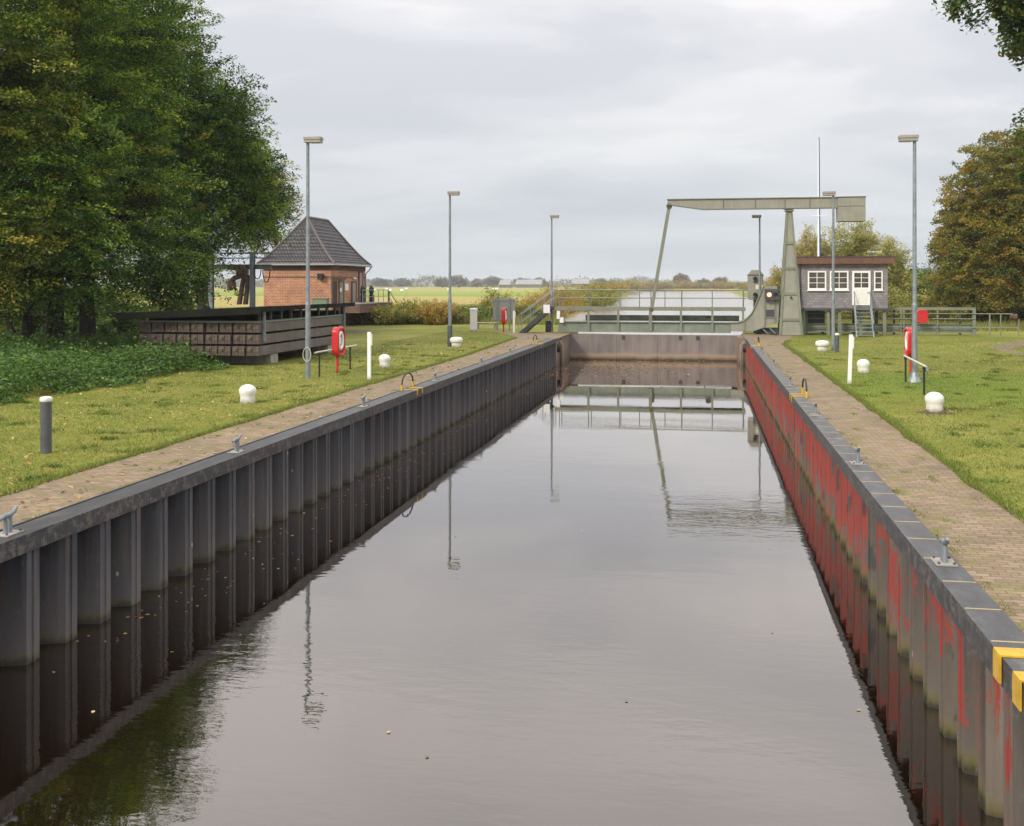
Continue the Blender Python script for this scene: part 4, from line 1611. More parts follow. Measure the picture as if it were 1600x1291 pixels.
MB().box(b.x - .1, b.x + .1, Yq + .1, Yq + .3, -.05, ZA(468.3, b.x, Yq)).build('stand', 'bridge_dark', t)

# stairs at the left end
Yt = BY + .55
t = thing('steel_staircase', 'grey steel stairs with double handrail climbing to the bridge walkway', 'stairs', (XA(813, Yt), Yt, 0))
xs0, xs1 = XA(815, Yt), XA(868, Yt)
ztop = zt
for yy in (Yt - .5, Yt + .5):
    m = MB()
    m.hexa([(xs0 - .12, yy - .03, .0), (xs0 + .3, yy - .03, .0), (xs0 + .3, yy + .03, .0), (xs0 - .12, yy + .03, .0)], [(xs1 - .4, yy - .03, ztop), (xs1, yy - .03, ztop), (xs1, yy + .03, ztop), (xs1 - .4, yy + .03, ztop)])
    m.build('stringer', 'steel_dark', t)
    m = MB()
    for hgt, r_ in ((1.12, .022), (.62, .016)):
        m.tube([(xs0 - .1, yy, hgt), (xs1, yy, ztop + hgt)], r_, 8)
    m.each('handrail', 'galvanised', t, smooth=True)
    for u in (0.0, .34, .68, .98):
        X = xs0 - .1 + (xs1 - xs0 + .1) * u
        MB().cyl((X, yy, ztop * u + .05), (X, yy, ztop * u + 1.12), .024, n=8).build('rail_post', 'galvanised', t, smooth=True)
for i in range(7):
    u = (i + .5) / 7
    X = xs0 + (xs1 - xs0 - .1) * u
    MB().box(X - .13, X + .13, Yt - .465, Yt + .465, ztop * u, ztop * u + .035).build('tread', 'steel_dark', t)
X = XA(854, Yt - .6)
MB().box(X - .20, X + .20, Yt - .58, Yt - .555, ZA(489, X, Yt), ZA(476, X, Yt)).build('notice_plate', 'sign_white', t)
X = XA(855, Yt)
t = thing('control_box', 'dark grey control box under the steel stairs', 'box', (X, Yt + .9, 0))
MB().cbox(X - .22, X + .22, Yt + .75, Yt + 1.1, 0, .72, .02).build('body', 'shade_grey', t)
MB().box(X - .19, X + .19, Yt + .735, Yt + .748, .06, .66).build('door', 'steel_dark', t)

# ------------------------------------------------------------------ raised walkway and railings right of the pylon
YW = 67.6
t = thing('raised_walkway', 'green raised walkway with railings running right from the cabin', 'walkway', (XA(1400, YW), YW, 0))


def wz(py_, px=1440, Y=YW):
    return ZA(py_, XA(px, Y), Y)


m = MB()
m.box(XA(1256, YW), XA(1523, YW), YW, YW + .04, wz(519), wz(507))
m.box(XA(1256, YW), XA(1523, YW), YW - .08, YW + .12, wz(507), wz(507) + .03)
m.box(XA(1256, YW), XA(1523, YW), YW - .08, YW + .12, wz(519) - .03, wz(519))
m.build('girder', 'girder_grey', t)
m = MB()
m.box(XA(1387, YW), XA(1524, YW), YW - .1, YW + .1, wz(484.5), wz(480.5))
m.build('upper_beam', 'bridge_green', t)
m = MB()
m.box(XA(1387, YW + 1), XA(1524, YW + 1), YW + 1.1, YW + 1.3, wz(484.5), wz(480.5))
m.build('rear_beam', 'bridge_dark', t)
for px in (1382, 1407, 1411.5, 1464, 1521):
    X = XA(px, YW)
    w = .09 if px in (1382, 1521) else .045
    MB().box(X - w, X + w, YW - .18, YW - .105, 0, wz(484.6)).build('post', 'bridge_green', t)
for px in (1397, 1426, 1500):
    X = XA(px, YW + 1.2)
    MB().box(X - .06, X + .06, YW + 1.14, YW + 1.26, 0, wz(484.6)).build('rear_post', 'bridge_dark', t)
for py_, x1_, r_ in ((490, 1581, .028), (498, 1522, .03), (511.5, 1590, .03)):
    MB().cyl((XA(1256, YW), YW - .22, wz(py_)), (XA(x1_, YW), YW - .22, wz(py_)), r_, n=8).build('rail', 'bridge_green', t, smooth=True)
for px in (1545, 1562, 1590):
    X = XA(px, YW)
    MB().cyl((X, YW - .22, -.05), (X, YW - .22, wz(489.5 if px < 1590 else 498)), .04, n=8).build('rail_post', 'bridge_green', t, smooth=True)
for px in (1260, 1293.5, 1296):
    X = XA(px, YW)
    MB().box(X - .05, X + .05, YW - .26, YW - .17, 0, wz(484.6)).build('post', 'bridge_green', t)
X = XA(1582, YW)
t2 = thing('drum', 'small rusty brown drum at the right end of the railing', 'drum', (X, YW - .22, wz(498)))
MB().cyl((X - .18, YW - .22, wz(494)), (X + .18, YW - .22, wz(494)), .16, n=14).build('body', 'rust', t2, smooth=True)
MB().cyl((X, YW - .22, wz(498) - .10), (X, YW - .22, wz(494)), .03, n=8).build('stand', 'rust', t2)

# ------------------------------------------------------------------ control cabin
YC = 66.6
cb = thing('control_cabin', 'grey shingled cabin on stilts with white windows and brown flat roof', 'cabin', (XA(1318, YC), YC, 0))
x0, x1 = XA(1252, YC), XA(1387, YC)
xm = (x0 + x1) / 2


def cz(py_):
    return ZA(py_, xm, YC)


zf, zw = cz(482), cz(411)
MB().box(x0, x1, YC, YC + 3.4, zf, zw).build('wall', 'shingle', cb)
rf = MB()
rf.box(x0 - .28, x1 + .33, YC - .35, YC + 3.7, cz(412.5), cz(402.5)).build('roof', 'fascia_copper', cb)
m = MB()
n = 9
for i in range(n + 1):
    X = x0 - .28 + (x1 - x0 + .61) * i / n
    m.box(X - .012, X + .012, YC - .366, YC - .352, cz(412.3), cz(402.6))
roof_o = [c for c in children(cb) if c.name.startswith('roof')][0]
m.build('seam', 'rust', roof_o)
MB().box(x0 - .31, x1 + .36, YC - .38, YC + 3.73, cz(402.4), cz(400.8)).build('roof_edge', 'steel_dark', roof_o)


def window(pa, pb, pt, pbm, cols, rows, name, parent, fr=.085, lower=None):
    xa, xb = XA(pa, YC), XA(pb, YC)
    zt_, zb2 = cz(pt), cz(pbm)
    yf = YC - .07
    f = MB()
    f.box(xa, xa + fr, yf, YC - .002, zb2, zt_)
    f.box(xb - fr, xb, yf, YC - .002, zb2, zt_)
    f.box(xa + fr, xb - fr, yf, YC - .002, zt_ - fr, zt_)
    zl = zb2 if lower is None else cz(lower)
    f.box(xa + fr, xb - fr, yf, YC - .002, zb2, (zl + fr * 1.35) if lower is None else zl)
    g0x, g1x, g0z, g1z = xa + fr, xb - fr, (zl + fr * 1.35) if lower is None else zl, zt_ - fr
    for i in range(1, cols):
        X = g0x + (g1x - g0x) * i / cols
        f.box(X - .017, X + .017, yf + .012, YC - .003, g0z, g1z)
    for i in range(1, rows):
        Z = g0z + (g1z - g0z) * i / rows
        f.box(g0x, g1x, yf + .015, YC - .004, Z - .015, Z + .015)
    w = MB().box(g0x, g1x, YC - .02, YC - .0035, g0z, g1z).build(name, 'glass', parent)
    f.build('frame', 'white_gloss', w)
    return w, (xa, xb, zb2, zt_)


for pa, pb in ((1262, 1291), (1296.5, 1325.6)):
    w, r_ = window(pa, pb, 423.5, 453.5, 2, 3, 'window', cb)
    MB().box(r_[0] - .03, r_[1] + .03, YC - .12, YC - .072, r_[2] - .05, r_[2] + .02).build('sill', 'white_gloss', w)
w, r_ = window(1365.5, 1379, 423.8, 453.5, 1, 3, 'window', cb, .07)
MB().box(r_[0] - .03, r_[1] + .03, YC - .12, YC - .072, r_[2] - .05, r_[2] + .02).build('sill', 'white_gloss', w)
w, r_ = window(1331.3, 1360, 423.5, 477, 2, 3, 'door', cb, .12, lower=449.5)
MB().cyl((r_[1] - .19, YC - .12, cz(457)), (r_[1] - .08, YC - .12, cz(457)), .018, n=8).build('handle', 'galvanised', w)
MB().box(r_[0] + .16, r_[1] - .16, YC - .078, YC - .0705, cz(474), cz(452)).build('panel', 'white_paint', w)
for px in (1256, 1294, 1312, 1345, 1382):
    for dy in (.15, 3.1):
        X = XA(px, YC + .15)
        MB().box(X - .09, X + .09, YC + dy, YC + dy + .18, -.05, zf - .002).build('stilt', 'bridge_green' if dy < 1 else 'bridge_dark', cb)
MB().box(x0 + .1, XA(1292, YC), YC + 1.2, YC + 2.9, .35, zf - .01).build('underfloor_shade', 'bridge_dark', cb)  # dark block added to give the shade beneath the cabin floor
MB().box(x0 + .02, x1 - .02, YC + .02, YC + .17, zf - .14, zf - .003).build('floor_beam', 'steel_dark', cb)
dl = [(1259, 503), (1272, 502), (1277.5, 500.5), (1288.5, 502)]
# steps
t = thing('wooden_steps', 'grey open steps leading up to the white cabin door', 'steps', G(1350, 526))
ys0, ys1 = G(1350, 527).y, YC - .08
za1 = cz(478)
for sx_, pa, pb in ((-1, 1334.5, 1338.5), (1, 1359, 1365)):
    xt_, xb_ = XA(pa, ys1), XA(pb, ys0)
    m = MB()
    m.hexa([(xb_ - .035, ys0 - .12, 0), (xb_ + .035, ys0 - .12, 0), (xb_ + .035, ys0 + .14, 0), (xb_ - .035, ys0 + .14, 0)], [(xt_ - .035, ys1 - .26, za1), (xt_ + .035, ys1 - .26, za1), (xt_ + .035, ys1, za1), (xt_ - .035, ys1, za1)])
    m.build('stringer', 'old_wood_grey', t) if 'old_wood_grey' in MATS else m.build('stringer', 'galvanised', t)
    MB().tube([(xb_, ys0, .75), (xt_, ys1 - .05, za1 + .85)], .025, 8).build('handrail', 'galvanised', t, smooth=True)
    for u in (.12, .85):
        MB().cyl((xb_ + (xt_ - xb_) * u, ys0 + (ys1 - ys0) * u, za1 * u), (xb_ + (xt_ - xb_) * u, ys0 + (ys1 - ys0) * u, .75 + (za1 + .1) * u), .022, n=8).build('rail_post', 'galvanised', t)
for i in range(8):
    u = (i + .6) / 8.4
    xa = XA(1338.5, ys0) + (XA(1334.5, ys1) - XA(1338.5, ys0)) * u + .04
    xb = XA(1365, ys0) + (XA(1359, ys1) - XA(1365, ys0)) * u - .04
    Y = ys0 + (ys1 - ys0) * u
    MB().box(xa, xb, Y - .12, Y + .1, za1 * u - .045, za1 * u).build('tread', 'galvanised', t)
# aerial on the roof
X = XA(1367, YC + 1.5)
t = thing('tv_antenna', 'thin white aerial on the cabin roof', 'antenna', (X, YC + 1.5, cz(401)))
MB().cyl((X, YC + 1.5, cz(401)), (X, YC + 1.5, cz(391.5)), .02, n=8).build('mast', 'galvanised', t)
m = MB().cyl((X - .42, YC + 1.5, cz(393)), (X + .38, YC + 1.5, cz(393)), .018, n=8)
for dx in (-.42, -.1, .2, .38):
    m.cyl((X + dx, YC + 1.5, cz(393) - .02), (X + dx, YC + 1.5, cz(391)), .014, n=6)
m.build('boom', 'white_gloss', t)

# signal mast behind the cabin
Ym = 82
b = Vector((XA(1279, Ym), Ym, 0))
t = thing('signal_mast', 'tall white mast with blue sleeve and small yard behind the cabin', 'mast', b)
zmx = ZA(216, b.x, Ym)
MB().cyl((b.x, b.y, -.1), (b.x, b.y, zmx), .095, .055, 12).build('pole', 'white_gloss', t, smooth=True)
MB().cyl((b.x + .11, b.y - .02, 2.5), (b.x + .02, b.y - .02, zmx + .05), .065, .045, 10).build('sleeve', 'blue_cover', t, smooth=True)
zs = ZA(338, b.x, Ym)
MB().tube([(b.x - .55, b.y - .1, zs + .06), (b.x, b.y - .1, zs), (b.x + .55, b.y - .1, zs + .06)], .022, 8).build('yard', 'white_gloss', t, smooth=True)

# ------------------------------------------------------------------ stacked stop logs under a lean-to roof
SX0, SX1, SY0, SY1 = -20.9, -16.05, 37.8, 47.6
rng = random.Random(4)
zrow = [.38, .805, 1.23]
hh = .345
tiers = ['lowest', 'middle', 'top']
proto = None
for r_ in range(3):
    for k in range(9):
        x1_ = SX1 - k * .54
        dy = rng.uniform(-.10, .1) if k else 0
        lab = '%s beam of the %s tier in the stop log stack, counted from the canal side' % (['outermost', 'second', 'third', 'fourth', 'fifth', 'sixth', 'seventh', 'eighth', 'ninth'][k], tiers[r_])
        if proto is None:
            proto = thing('stop_log', lab, 'beam', (x1_ - .25, SY0, zrow[r_]), 'stacked stop logs')
            m = MB().box(x1_ - .48, x1_, SY0 + .03, SY1, zrow[r_], zrow[r_] + hh)
            m.build('beam', 'stop_log', proto, bevel=.012)
            e = MB()
            e.box(x1_ - .475, x1_ - .005, SY0 - .02, SY0 + .029, zrow[r_] + .005, zrow[r_] + hh - .005)
            e.cyl((x1_ - .33, SY0 - .06, zrow[r_] + .2), (x1_ - .33, SY0 - .021, zrow[r_] + .2), .05, n=10)
            e.box(x1_ - .26, x1_ - .22, SY0 - .04, SY0 - .021, zrow[r_] + .01, zrow[r_] + hh - .01)
            e.build('end_plate', 'old_timber', proto)
        else:
            dup(proto, (x1_ - .25, SY0 + dy, zrow[r_]), 0, lab)
for i, (yy) in enumerate((SY0 + 1.6, SY0 + 8.0)):
    m = MB().box(SX0 - .1, SX1 - .05, yy - .35, yy + .35, -.1, .375)
    tag(m.build('support_block', 'concrete', loc=(SX1 - .2, yy, 0)), '%s pale concrete block carrying the stop log stack' % ('nearer' if i == 0 else 'farther'), 'block', 'concrete blocks under the stop logs')
bt = []
for r_ in (0, 1):
    for yy in (SY0 + .5, SY0 + 3.4, SY0 + 6.3, SY0 + 9.2):
        bt.append((yy, zrow[r_] + hh))
for i, (yy, z_) in enumerate(bt):
    tag(MB().box(SX0 + .1, SX1 - .06, yy - .06, yy + .06, z_ + .002, z_ + .048).build('timber_spacer', 'old_timber', loc=(SX1 - .06, yy, z_)),
        'thin timber spacer in the stop log stack, %s gap, %s from the near end' % ('lower' if i < 4 else 'upper', ['first', 'second', 'third', 'fourth'][i % 4]), 'timber', 'timber spacers between the stop logs')
t = thing('lean_to_roof', 'low flat dark roof covering the stacked stop logs', 'roof', (SX1, SY0, 1.6))
zr0, zr1 = 1.86, 2.06   # falls away from the canal


def rz(x):
    return zr0 + (x - SX0) / (SX1 - SX0) * (zr1 - zr0)


xa, xb = SX0 - .6, SX1 + .25
ya, yb = SY0 - .45, SY1 + .6
m = MB().hexa([(xa, ya, rz(xa)), (xb, ya, rz(xb)), (xb, yb, rz(xb)), (xa, yb, rz(xa))], [(xa, ya, rz(xa) + .10), (xb, ya, rz(xb) + .10), (xb, yb, rz(xb) + .10), (xa, yb, rz(xa) + .10)])
m.build('slab', 'felt_roof', t)
m = MB()
m.hexa([(xa, ya - .03, rz(xa) - .14), (xb, ya - .03, rz(xb) - .14), (xb, ya - .002, rz(xb) - .14), (xa, ya - .002, rz(xa) - .14)], [(xa, ya - .03, rz(xa) + .11), (xb, ya - .03, rz(xb) + .11), (xb, ya - .002, rz(xb) + .11), (xa, ya - .002, rz(xa) + .11)])
m.box(xb + .002, xb + .03, ya - .03, yb, rz(xb) - .06, rz(xb) + .11)
m.build('fascia', 'felt_roof', t)
for k in range(10):
    yy = SY0 + .25 + k * (SY1 - SY0 - .4) / 9
    MB().box(SX1 - .13, SX1 - .04, yy - .05, yy + .05, 1.66, rz(SX1 - .1) - .002).build('strut', 'steel_dark', t)
    if k % 3 == 0:
        MB().box(SX0 + .1, SX0 + .22, yy - .06, yy + .06, 1.66, rz(SX0 + .1) - .002).build('strut', 'steel_dark', t)
m = MB()
m.box(SX0 - .05, SX1 + .02, SY0 - .05, SY0 + .06, 1.592, 1.66)
m.box(SX1 - .14, SX1 + .02, SY0 + .061, SY1, 1.592, 1.659)
m.each('ledger', 'girder_grey', t)
MB().box(SX0, SX1 - .3, SY0 + .9, SY1, 1.595, rz(SX0) - .03).build('interior_shade', 'felt_roof', t)  # near-black filler standing for the shade between the logs and the roof
for yy in (SY0 + .35, SY1 - .3):
    MB().box(SX1 + .021, SX1 + .10, yy - .06, yy + .06, .9 if yy < 40 else .35, rz(SX1) - .01).build('post', 'galvanised', t)
# far steel post standing at the stack's right end
# ------------------------------------------------------------------ brick pump house
HX0, HX1, HY0, HY1 = -31.3, -26.2, 74.6, 82.6
hs = thing('brick_house', 'small red brick house with steep dark tiled hip roof', 'house', ((HX0 + HX1) / 2, (HY0 + HY1) / 2, 0))
ze = ZA(413, HX1, HY0)
m = MB().box(HX0, HX1, HY0, HY1, -.1, ze - .02)
m.build('wall', 'brick', hs)
m = MB()
for z_, o_, h_ in ((ze - .42, .03, .40), (ze - .95, .025, .09)):
    m.box(HX0 - o_, HX1 + o_, HY0 - o_, HY1 + o_, z_, z_ + h_)
m.each('cornice', 'brick_dark', hs)
ov = .38
e0x, e1x, e0y, e1y = HX0 - ov, HX1 + ov, HY0 - ov, HY1 + ov
zr_ = ZA(342.5, -28.7, 78)
rx = (HX0 + HX1) / 2
ry0, ry1 = HY0 + 1.9, HY1 - 1.5
zk = ze + .75
kx, ky0, ky1 = .72, .62, .6      # bell-cast: the eaves kick out
def rpt(u):
    """ring of the roof, u 0 eaves .. 1 ridge"""
    prof = [(0, 0), (.22, .165), (.5, .45), (1, 1)]
    for i in range(3):
        if prof[i][0] <= u <= prof[i + 1][0]:
            f_ = (u - prof[i][0]) / (prof[i + 1][0] - prof[i][0])
            h_ = prof[i][1] + (prof[i + 1][1] - prof[i][1]) * f_
    z_ = ze + (zr_ - ze) * h_
    return [(e0x + (rx - .03 - e0x) * u, e0y + (ry0 - e0y) * u, z_), (e1x + (rx + .03 - e1x) * u, e0y + (ry0 - e0y) * u, z_), (e1x + (rx + .03 - e1x) * u, e1y + (ry1 - e1y) * u, z_), (e0x + (rx - .03 - e0x) * u, e1y + (ry1 - e1y) * u, z_)]
m = MB()
us = [i / 14 for i in range(15)]
vs, fs = [], []
for i in range(14):
    a, c = rpt(us[i]), rpt(us[i + 1])
    # each course overlaps the one below: its lower edge stands proud
    out = .035
    lo = []
    for (x, y, z_), sx_, sy_ in zip(a, (-1, 1, 1, -1), (-1, -1, 1, 1)):
        lo.append((x + sx_ * out * .5, y + sy_ * out * .5, z_ + out))
    k = len(vs)
    vs += a + lo + c
    for j in range(4):
        q = (j + 1) % 4
        fs += [(k + j, k + q, k + 4 + q, k + 4 + j), (k + 4 + j, k + 4 + q, k + 8 + q, k + 8 + j)]
fs.append((0, 3, 2, 1))
m.add(vs, fs)
ro = m.build('roof', 'roof_tile', hs)
m = MB()
tops = rpt(1)
for j in range(4):
    pth = [Vector(rpt(u)[j]) + Vector((0, 0, .05)) for u in us[::2]]
    m.tube(pth, .09, 8)
m.tube([Vector((rx, ry0, zr_ + .06)), Vector((rx, ry1, zr_ + .06))], .11, 8)
m.build('ridge_tile', 'roof_ridge', ro, smooth=True) if 'roof_ridge' in MATS else None
if 'roof_ridge' not in MATS:
    M('roof_ridge', (.12, .105, .10), .8, .25, 6, .2)
    m.build('ridge_tile', 'roof_ridge', ro, smooth=True)
m = MB()
m.tube([(e0x, e0y - .05, ze - .03), (e1x + .05, e0y - .05, ze - .03), (e1x + .05, e1y, ze - .03)], .065, 8)
m.build('gutter', 'gutter_zinc', hs, smooth=True) if 'gutter_zinc' in MATS else m.build('gutter', 'lamp_housing', hs, smooth=True)
m = MB().tube([(e1x + .05, e1y - .1, ze - .06), (e1x - .05, HY1 + .02, ze - .35), (HX1 + .09, HY1 - .12, ze - .6), (HX1 + .09, HY1 - .12, 0)], .045, 8)
m.build('downpipe', 'galvanised', hs, smooth=True)


def hYX(px):
    """position along the canal-side wall"""
    t_ = (px - CX) / F
    return HX1 * (CT + ST * t_) / (t_ * CT - ST)


def hZ(py_, Y):
    return ZA(py_, HX1, Y)


fl = 1.6
M('recess_shade', (.05, .035, .028), .8, .3, 4)  # flat dark brown painted in place of the shade inside the door recess
for pa, pb, top_, mat_, nm in ((518, 524.5, 441, 'recess_shade', 'door'), (529.5, 535.5, 441, 'door_green', 'door'), (549.5, 555, 442, 'board_grey', 'door'), (560.5, 565, 426, 'board_grey', 'window')):
    ya_, yb_ = hYX(pa), hYX(pb)
    ym_ = (ya_ + yb_) / 2
    d = MB().box(HX1 + .002, HX1 + .05, ya_, yb_, fl, hZ(top_, ym_)).build(nm, mat_, hs)
    f = MB()
    f.box(HX1 + .003, HX1 + .09, ya_ - .12, ya_, fl, hZ(top_, ym_) + .12)
    f.box(HX1 + .003, HX1 + .09, yb_, yb_ + .12, fl, hZ(top_, ym_) + .12)
    f.box(HX1 + .003, HX1 + .09, ya_, yb_, hZ(top_, ym_) + .002, hZ(top_, ym_) + .12)
    f.build('surround', 'brick_dark', d)
ya_, yb_ = hYX(517), hYX(540)
MB().box(HX1 + .003, HX1 + .07, ya_, yb_, hZ(437, 77), hZ(433, 77)).build('lintel', 'brick_dark', hs)
ya_ = hYX(541.5)
tag(MB().box(HX1 + .003, HX1 + .03, ya_ - .38, ya_ + .38, hZ(454, ya_), hZ(443.5, ya_)).build('notice_plate', 'sign_white', None, loc=(HX1, ya_, 2.6)), 'white notice fixed to the brick house beside the green door', 'notice')
ya_ = hYX(530.5)
MB().box(HX1 + .052, HX1 + .07, ya_ - .12, ya_ + .3, hZ(456, ya_), hZ(450, ya_)).build('door_plate', 'sign_white', hs)
X = XA(502.5, HY0)
Z = ZA(431.5, X, HY0)
t = thing('floodlight', 'black floodlight on the corner of the brick house', 'floodlight', (X, HY0, Z))
MB().box(X - .32, X - .24, HY0 - .12, HY0 - .002, Z - .22, Z + .22).each('bracket', 'board_grey', t)
MB().cbox(X - .2, X + .22, HY0 - .42, HY0 - .08, Z - .2, Z + .18, .04).build('body', 'black_paint', t)
MB().cyl((X - .24, HY0 - .06, Z), (X - .1, HY0 - .09, Z), .04, n=8).build('arm', 'black_paint', t)
ya_ = hYX(553)
tag(MB().cbox(HX1 + .01, HX1 + .12, ya_ - .3, ya_ + .3, hZ(436, ya_), hZ(433.5, ya_), .02).build('wall_lamp', 'sign_white', None, loc=(HX1, ya_, 3.5)), 'small white wall lamp above the grey door of the brick house', 'lamp')
# landing with steps and railing on the canal side
ld = thing('landing', 'brick landing with curved stair wing and green railing at the brick house', 'landing', (HX1 + 1, HY0 + 3, 0))
lx1 = HX1 + 1.9
ly0, ly1 = hYX(523), HY1 + .1
MB().box(HX1 + .004, lx1, ly0, ly1, .95, fl - .02).build('deck', 'brick_dark', ld)
MB().box(HX1 + .004, lx1 + .06, ly0 - .06, ly1 + .02, fl - .019, fl + .05).build('deck_slab', 'concrete', ld)
m = MB()
for i in range(8):
    m.box(HX1 + .6, lx1, ly1 + .01 + i * .36, ly1 + .01 + (i + 1) * .36 - .002, -.1, fl - .05 - i * .2)
m.build('stair', 'brick_dark', ld)
m = MB().prism_x([(ly1 + .03, .4), (ly1 + 3.2, -.1), (ly1 + 3.2, .25), (ly1 + 2.2, .42), (ly1 + 1.0, 1.0), (ly1 + .03, fl)], lx1 + .003, lx1 + .2)
m.build('stair_wing', 'brick_dark', ld)
m = MB()
m.tube([(lx1 - .05, ly0 + .8, fl + 1.0), (lx1 - .05, ly1, fl + 1.0), (lx1 + .1, ly1 + 3.1, 1.1)], .03, 8)
m.tube([(lx1 - .05, ly0 + .8, fl + .5), (lx1 - .05, ly1, fl + .5), (lx1 + .1, ly1 + 3.1, .6)], .022, 8)
for i in range(6):
    yy = ly0 + .8 + (ly1 - ly0 - .8) * i / 5
    m.cyl((lx1 - .05, yy, fl + .05), (lx1 - .05, yy, fl + 1.0), .024, n=6)
m.cyl((lx1 + .1, ly1 + 3.1, 0), (lx1 + .1, ly1 + 3.1, 1.1), .024, n=6)
m.build('railing', 'rail_green', ld, smooth=True) if 'rail_green' in MATS else m.build('railing', 'door_green', ld, smooth=True)
for px, lab in ((549.5, 'black hose reel on the landing in front of the grey door'), (563.5, 'black hose reel on the landing nearest the house corner')):
    yy = hYX(px)
    X = HX1 + .9
    t = thing('hose_reel', lab, 'hose reel', (X, yy, fl + .05), 'black hose reels on the landing')
    rr_ = []
    for k in range(3):
        for i in range(17):
            a = 2 * pi * i / 16
            rr_.append((X + .05 * (k - 1), yy + (.36 - .06 * k) * cos(a), fl + .95 + (.36 - .06 * k) * sin(a)))
    MB().tube(rr_, .06, 6).build('hose', 'rubber', t, smooth=True)
    MB().box(X - .12, X + .12, yy - .3, yy + .3, fl + .05, fl + .6).build('stand', 'black_paint', t)
# green box on the near part
X, Y = XA(500, 73.2), 73.2
t = thing('equipment_box', 'low green grey box behind the lean to roof', 'box', (X, Y, 0))
MB().cbox(X - .5, X + .6, Y - .3, Y + .3, 0, ZA(467, X, Y), .04).build('body', 'door_green', t)
MB().box(X - .55, X + .65, Y - .34, Y + .34, ZA(467, X, Y) + .001, ZA(467, X, Y) + .06).build('lid', 'girder_grey', t)

# ------------------------------------------------------------------ gantry crane with grab beside the house
Yg = 60.0
X = XA(394.5, Yg)
gc = thing('gantry_crane', 'grey steel gantry crane between the trees and the brick house', 'crane', (X, Yg, 0))


def gz(py_):
    return ZA(py_, X, Yg)


def hbeam_v(m, x, y, z0_, z1_, w=.13):
    m.box(x - w, x + w, y - w, y - w + .03, z0_, z1_)
    m.box(x - w, x + w, y + w - .03, y + w, z0_, z1_)
    m.box(x - .015, x + .015, y - w + .031, y + w - .031, z0_, z1_)


m = MB()
hbeam_v(m, X, Yg, -.1, gz(394))
m.build('column', 'galvanised', gc)
xlft = XA(330, Yg)
m = MB()
hbeam_v(m, xlft, Yg, -.1, gz(394))
m.build('column', 'galvanised', gc)
zb1 = gz(421)
m = MB()
for dz in (0, .26):
    m.box(xlft - 2.5, X - .132, Yg - .12, Yg + .12, zb1 + dz, zb1 + dz + .03)
m.box(xlft - 2.5, X - .132, Yg - .02, Yg + .02, zb1 + .031, zb1 + .259)
m.box(X + .132, X + 1.2, Yg - .12, Yg + .12, zb1, zb1 + .03)
m.box(X + .132, X + 1.2, Yg - .12, Yg + .12, zb1 + .26, zb1 + .29)
m.box(X + .132, X + 1.2, Yg - .02, Yg + .02, zb1 + .031, zb1 + .259)
m.build('runway_beam', 'girder_grey', gc)
m = MB()
m.box(xlft - 1, X + 1.3, Yg - .05, Yg + .05, gz(397), gz(394.5))
m.box(xlft - 1, X + 1.3, Yg + .5, Yg + .6, gz(404), gz(402))
m.each('top_rail', 'galvanised', gc)
m = MB()
for k in range(2):
    pts_ = []
    for i in range(9):
        a = pi * i / 8
        pts_.append((X + .35 + k * .55 + .22 * cos(a + pi), Yg - .1, zb1 - .02 - (.55 + .2 * k) * sin(a)))
    m.tube(pts_, .03, 6)
m.each('cable_loop', 'rubber', gc, smooth=True)
xt_ = XA(379, Yg)
hb = thing('hoist', 'brown hoist trolley with curved rusty grab hanging under the gantry', 'hoist', (xt_, Yg, zb1))
MB().cbox(xt_ - .30, xt_ + .28, Yg - .35, Yg + .3, zb1 - .3, zb1 + .28, .03).build('motor_housing', 'rust', hb)
MB().cbox(xt_ - .75, xt_ - .45, Yg - .2, Yg + .2, zb1 - .05, zb1 + .3, .03).build('gearbox', 'bridge_dark', hb)
m = MB()
gp = [(358.5, 452), (361, 440), (367, 434), (376, 431), (384, 431.5), (390, 434)]
pts_ = [(XA(a, Yg), ZA(c, XA(a, Yg), Yg)) for a, c in gp]
for i in range(len(pts_) - 1):
    (xa_, za_), (xc_, zc_) = pts_[i], pts_[i + 1]
    w0, w1 = .17, .17
    m.hexa([(xa_ - .12, Yg - .2, za_ - .08), (xa_ + .14, Yg - .2, za_ - .08), (xa_ + .14, Yg + .2, za_ - .08), (xa_ - .12, Yg + .2, za_ - .08)] if i == 0 else [(xa_, Yg - .2, za_ - .14), (xa_, Yg + .2, za_ - .14), (xa_, Yg + .2, za_ + .12), (xa_, Yg - .2, za_ + .12)],
           [(xc_, Yg - .2, zc_ - .14), (xc_, Yg + .2, zc_ - .14), (xc_, Yg + .2, zc_ + .12), (xc_, Yg - .2, zc_ + .12)])
m.box(XA(357.5, Yg), XA(366.5, Yg), Yg - .22, Yg + .22, ZA(452, xt_, Yg), ZA(440, xt_, Yg))
m.build('grab_arm', 'rust', hb)
m = MB()
a_, c_ = (XA(384, Yg), ZA(432, xt_, Yg)), (XA(378, Yg), ZA(476, xt_, Yg))
for dx in (-.12, .16):
    m.hexa([(c_[0] + dx * 1.4 - .1, Yg - .15, c_[1]), (c_[0] + dx * 1.4 + .1, Yg - .15, c_[1]), (c_[0] + dx * 1.4 + .1, Yg + .15, c_[1]), (c_[0] + dx * 1.4 - .1, Yg + .15, c_[1])], [(a_[0] + dx - .08, Yg - .15, a_[1]), (a_[0] + dx + .08, Yg - .15, a_[1]), (a_[0] + dx + .08, Yg + .15, a_[1]), (a_[0] + dx - .08, Yg + .15, a_[1])])
m.box(c_[0] - .3, c_[0] + .35, Yg - .1, Yg + .1, c_[1] + .5, c_[1] + .65)
m.each('grab_leg', 'rust', hb)
m = MB()
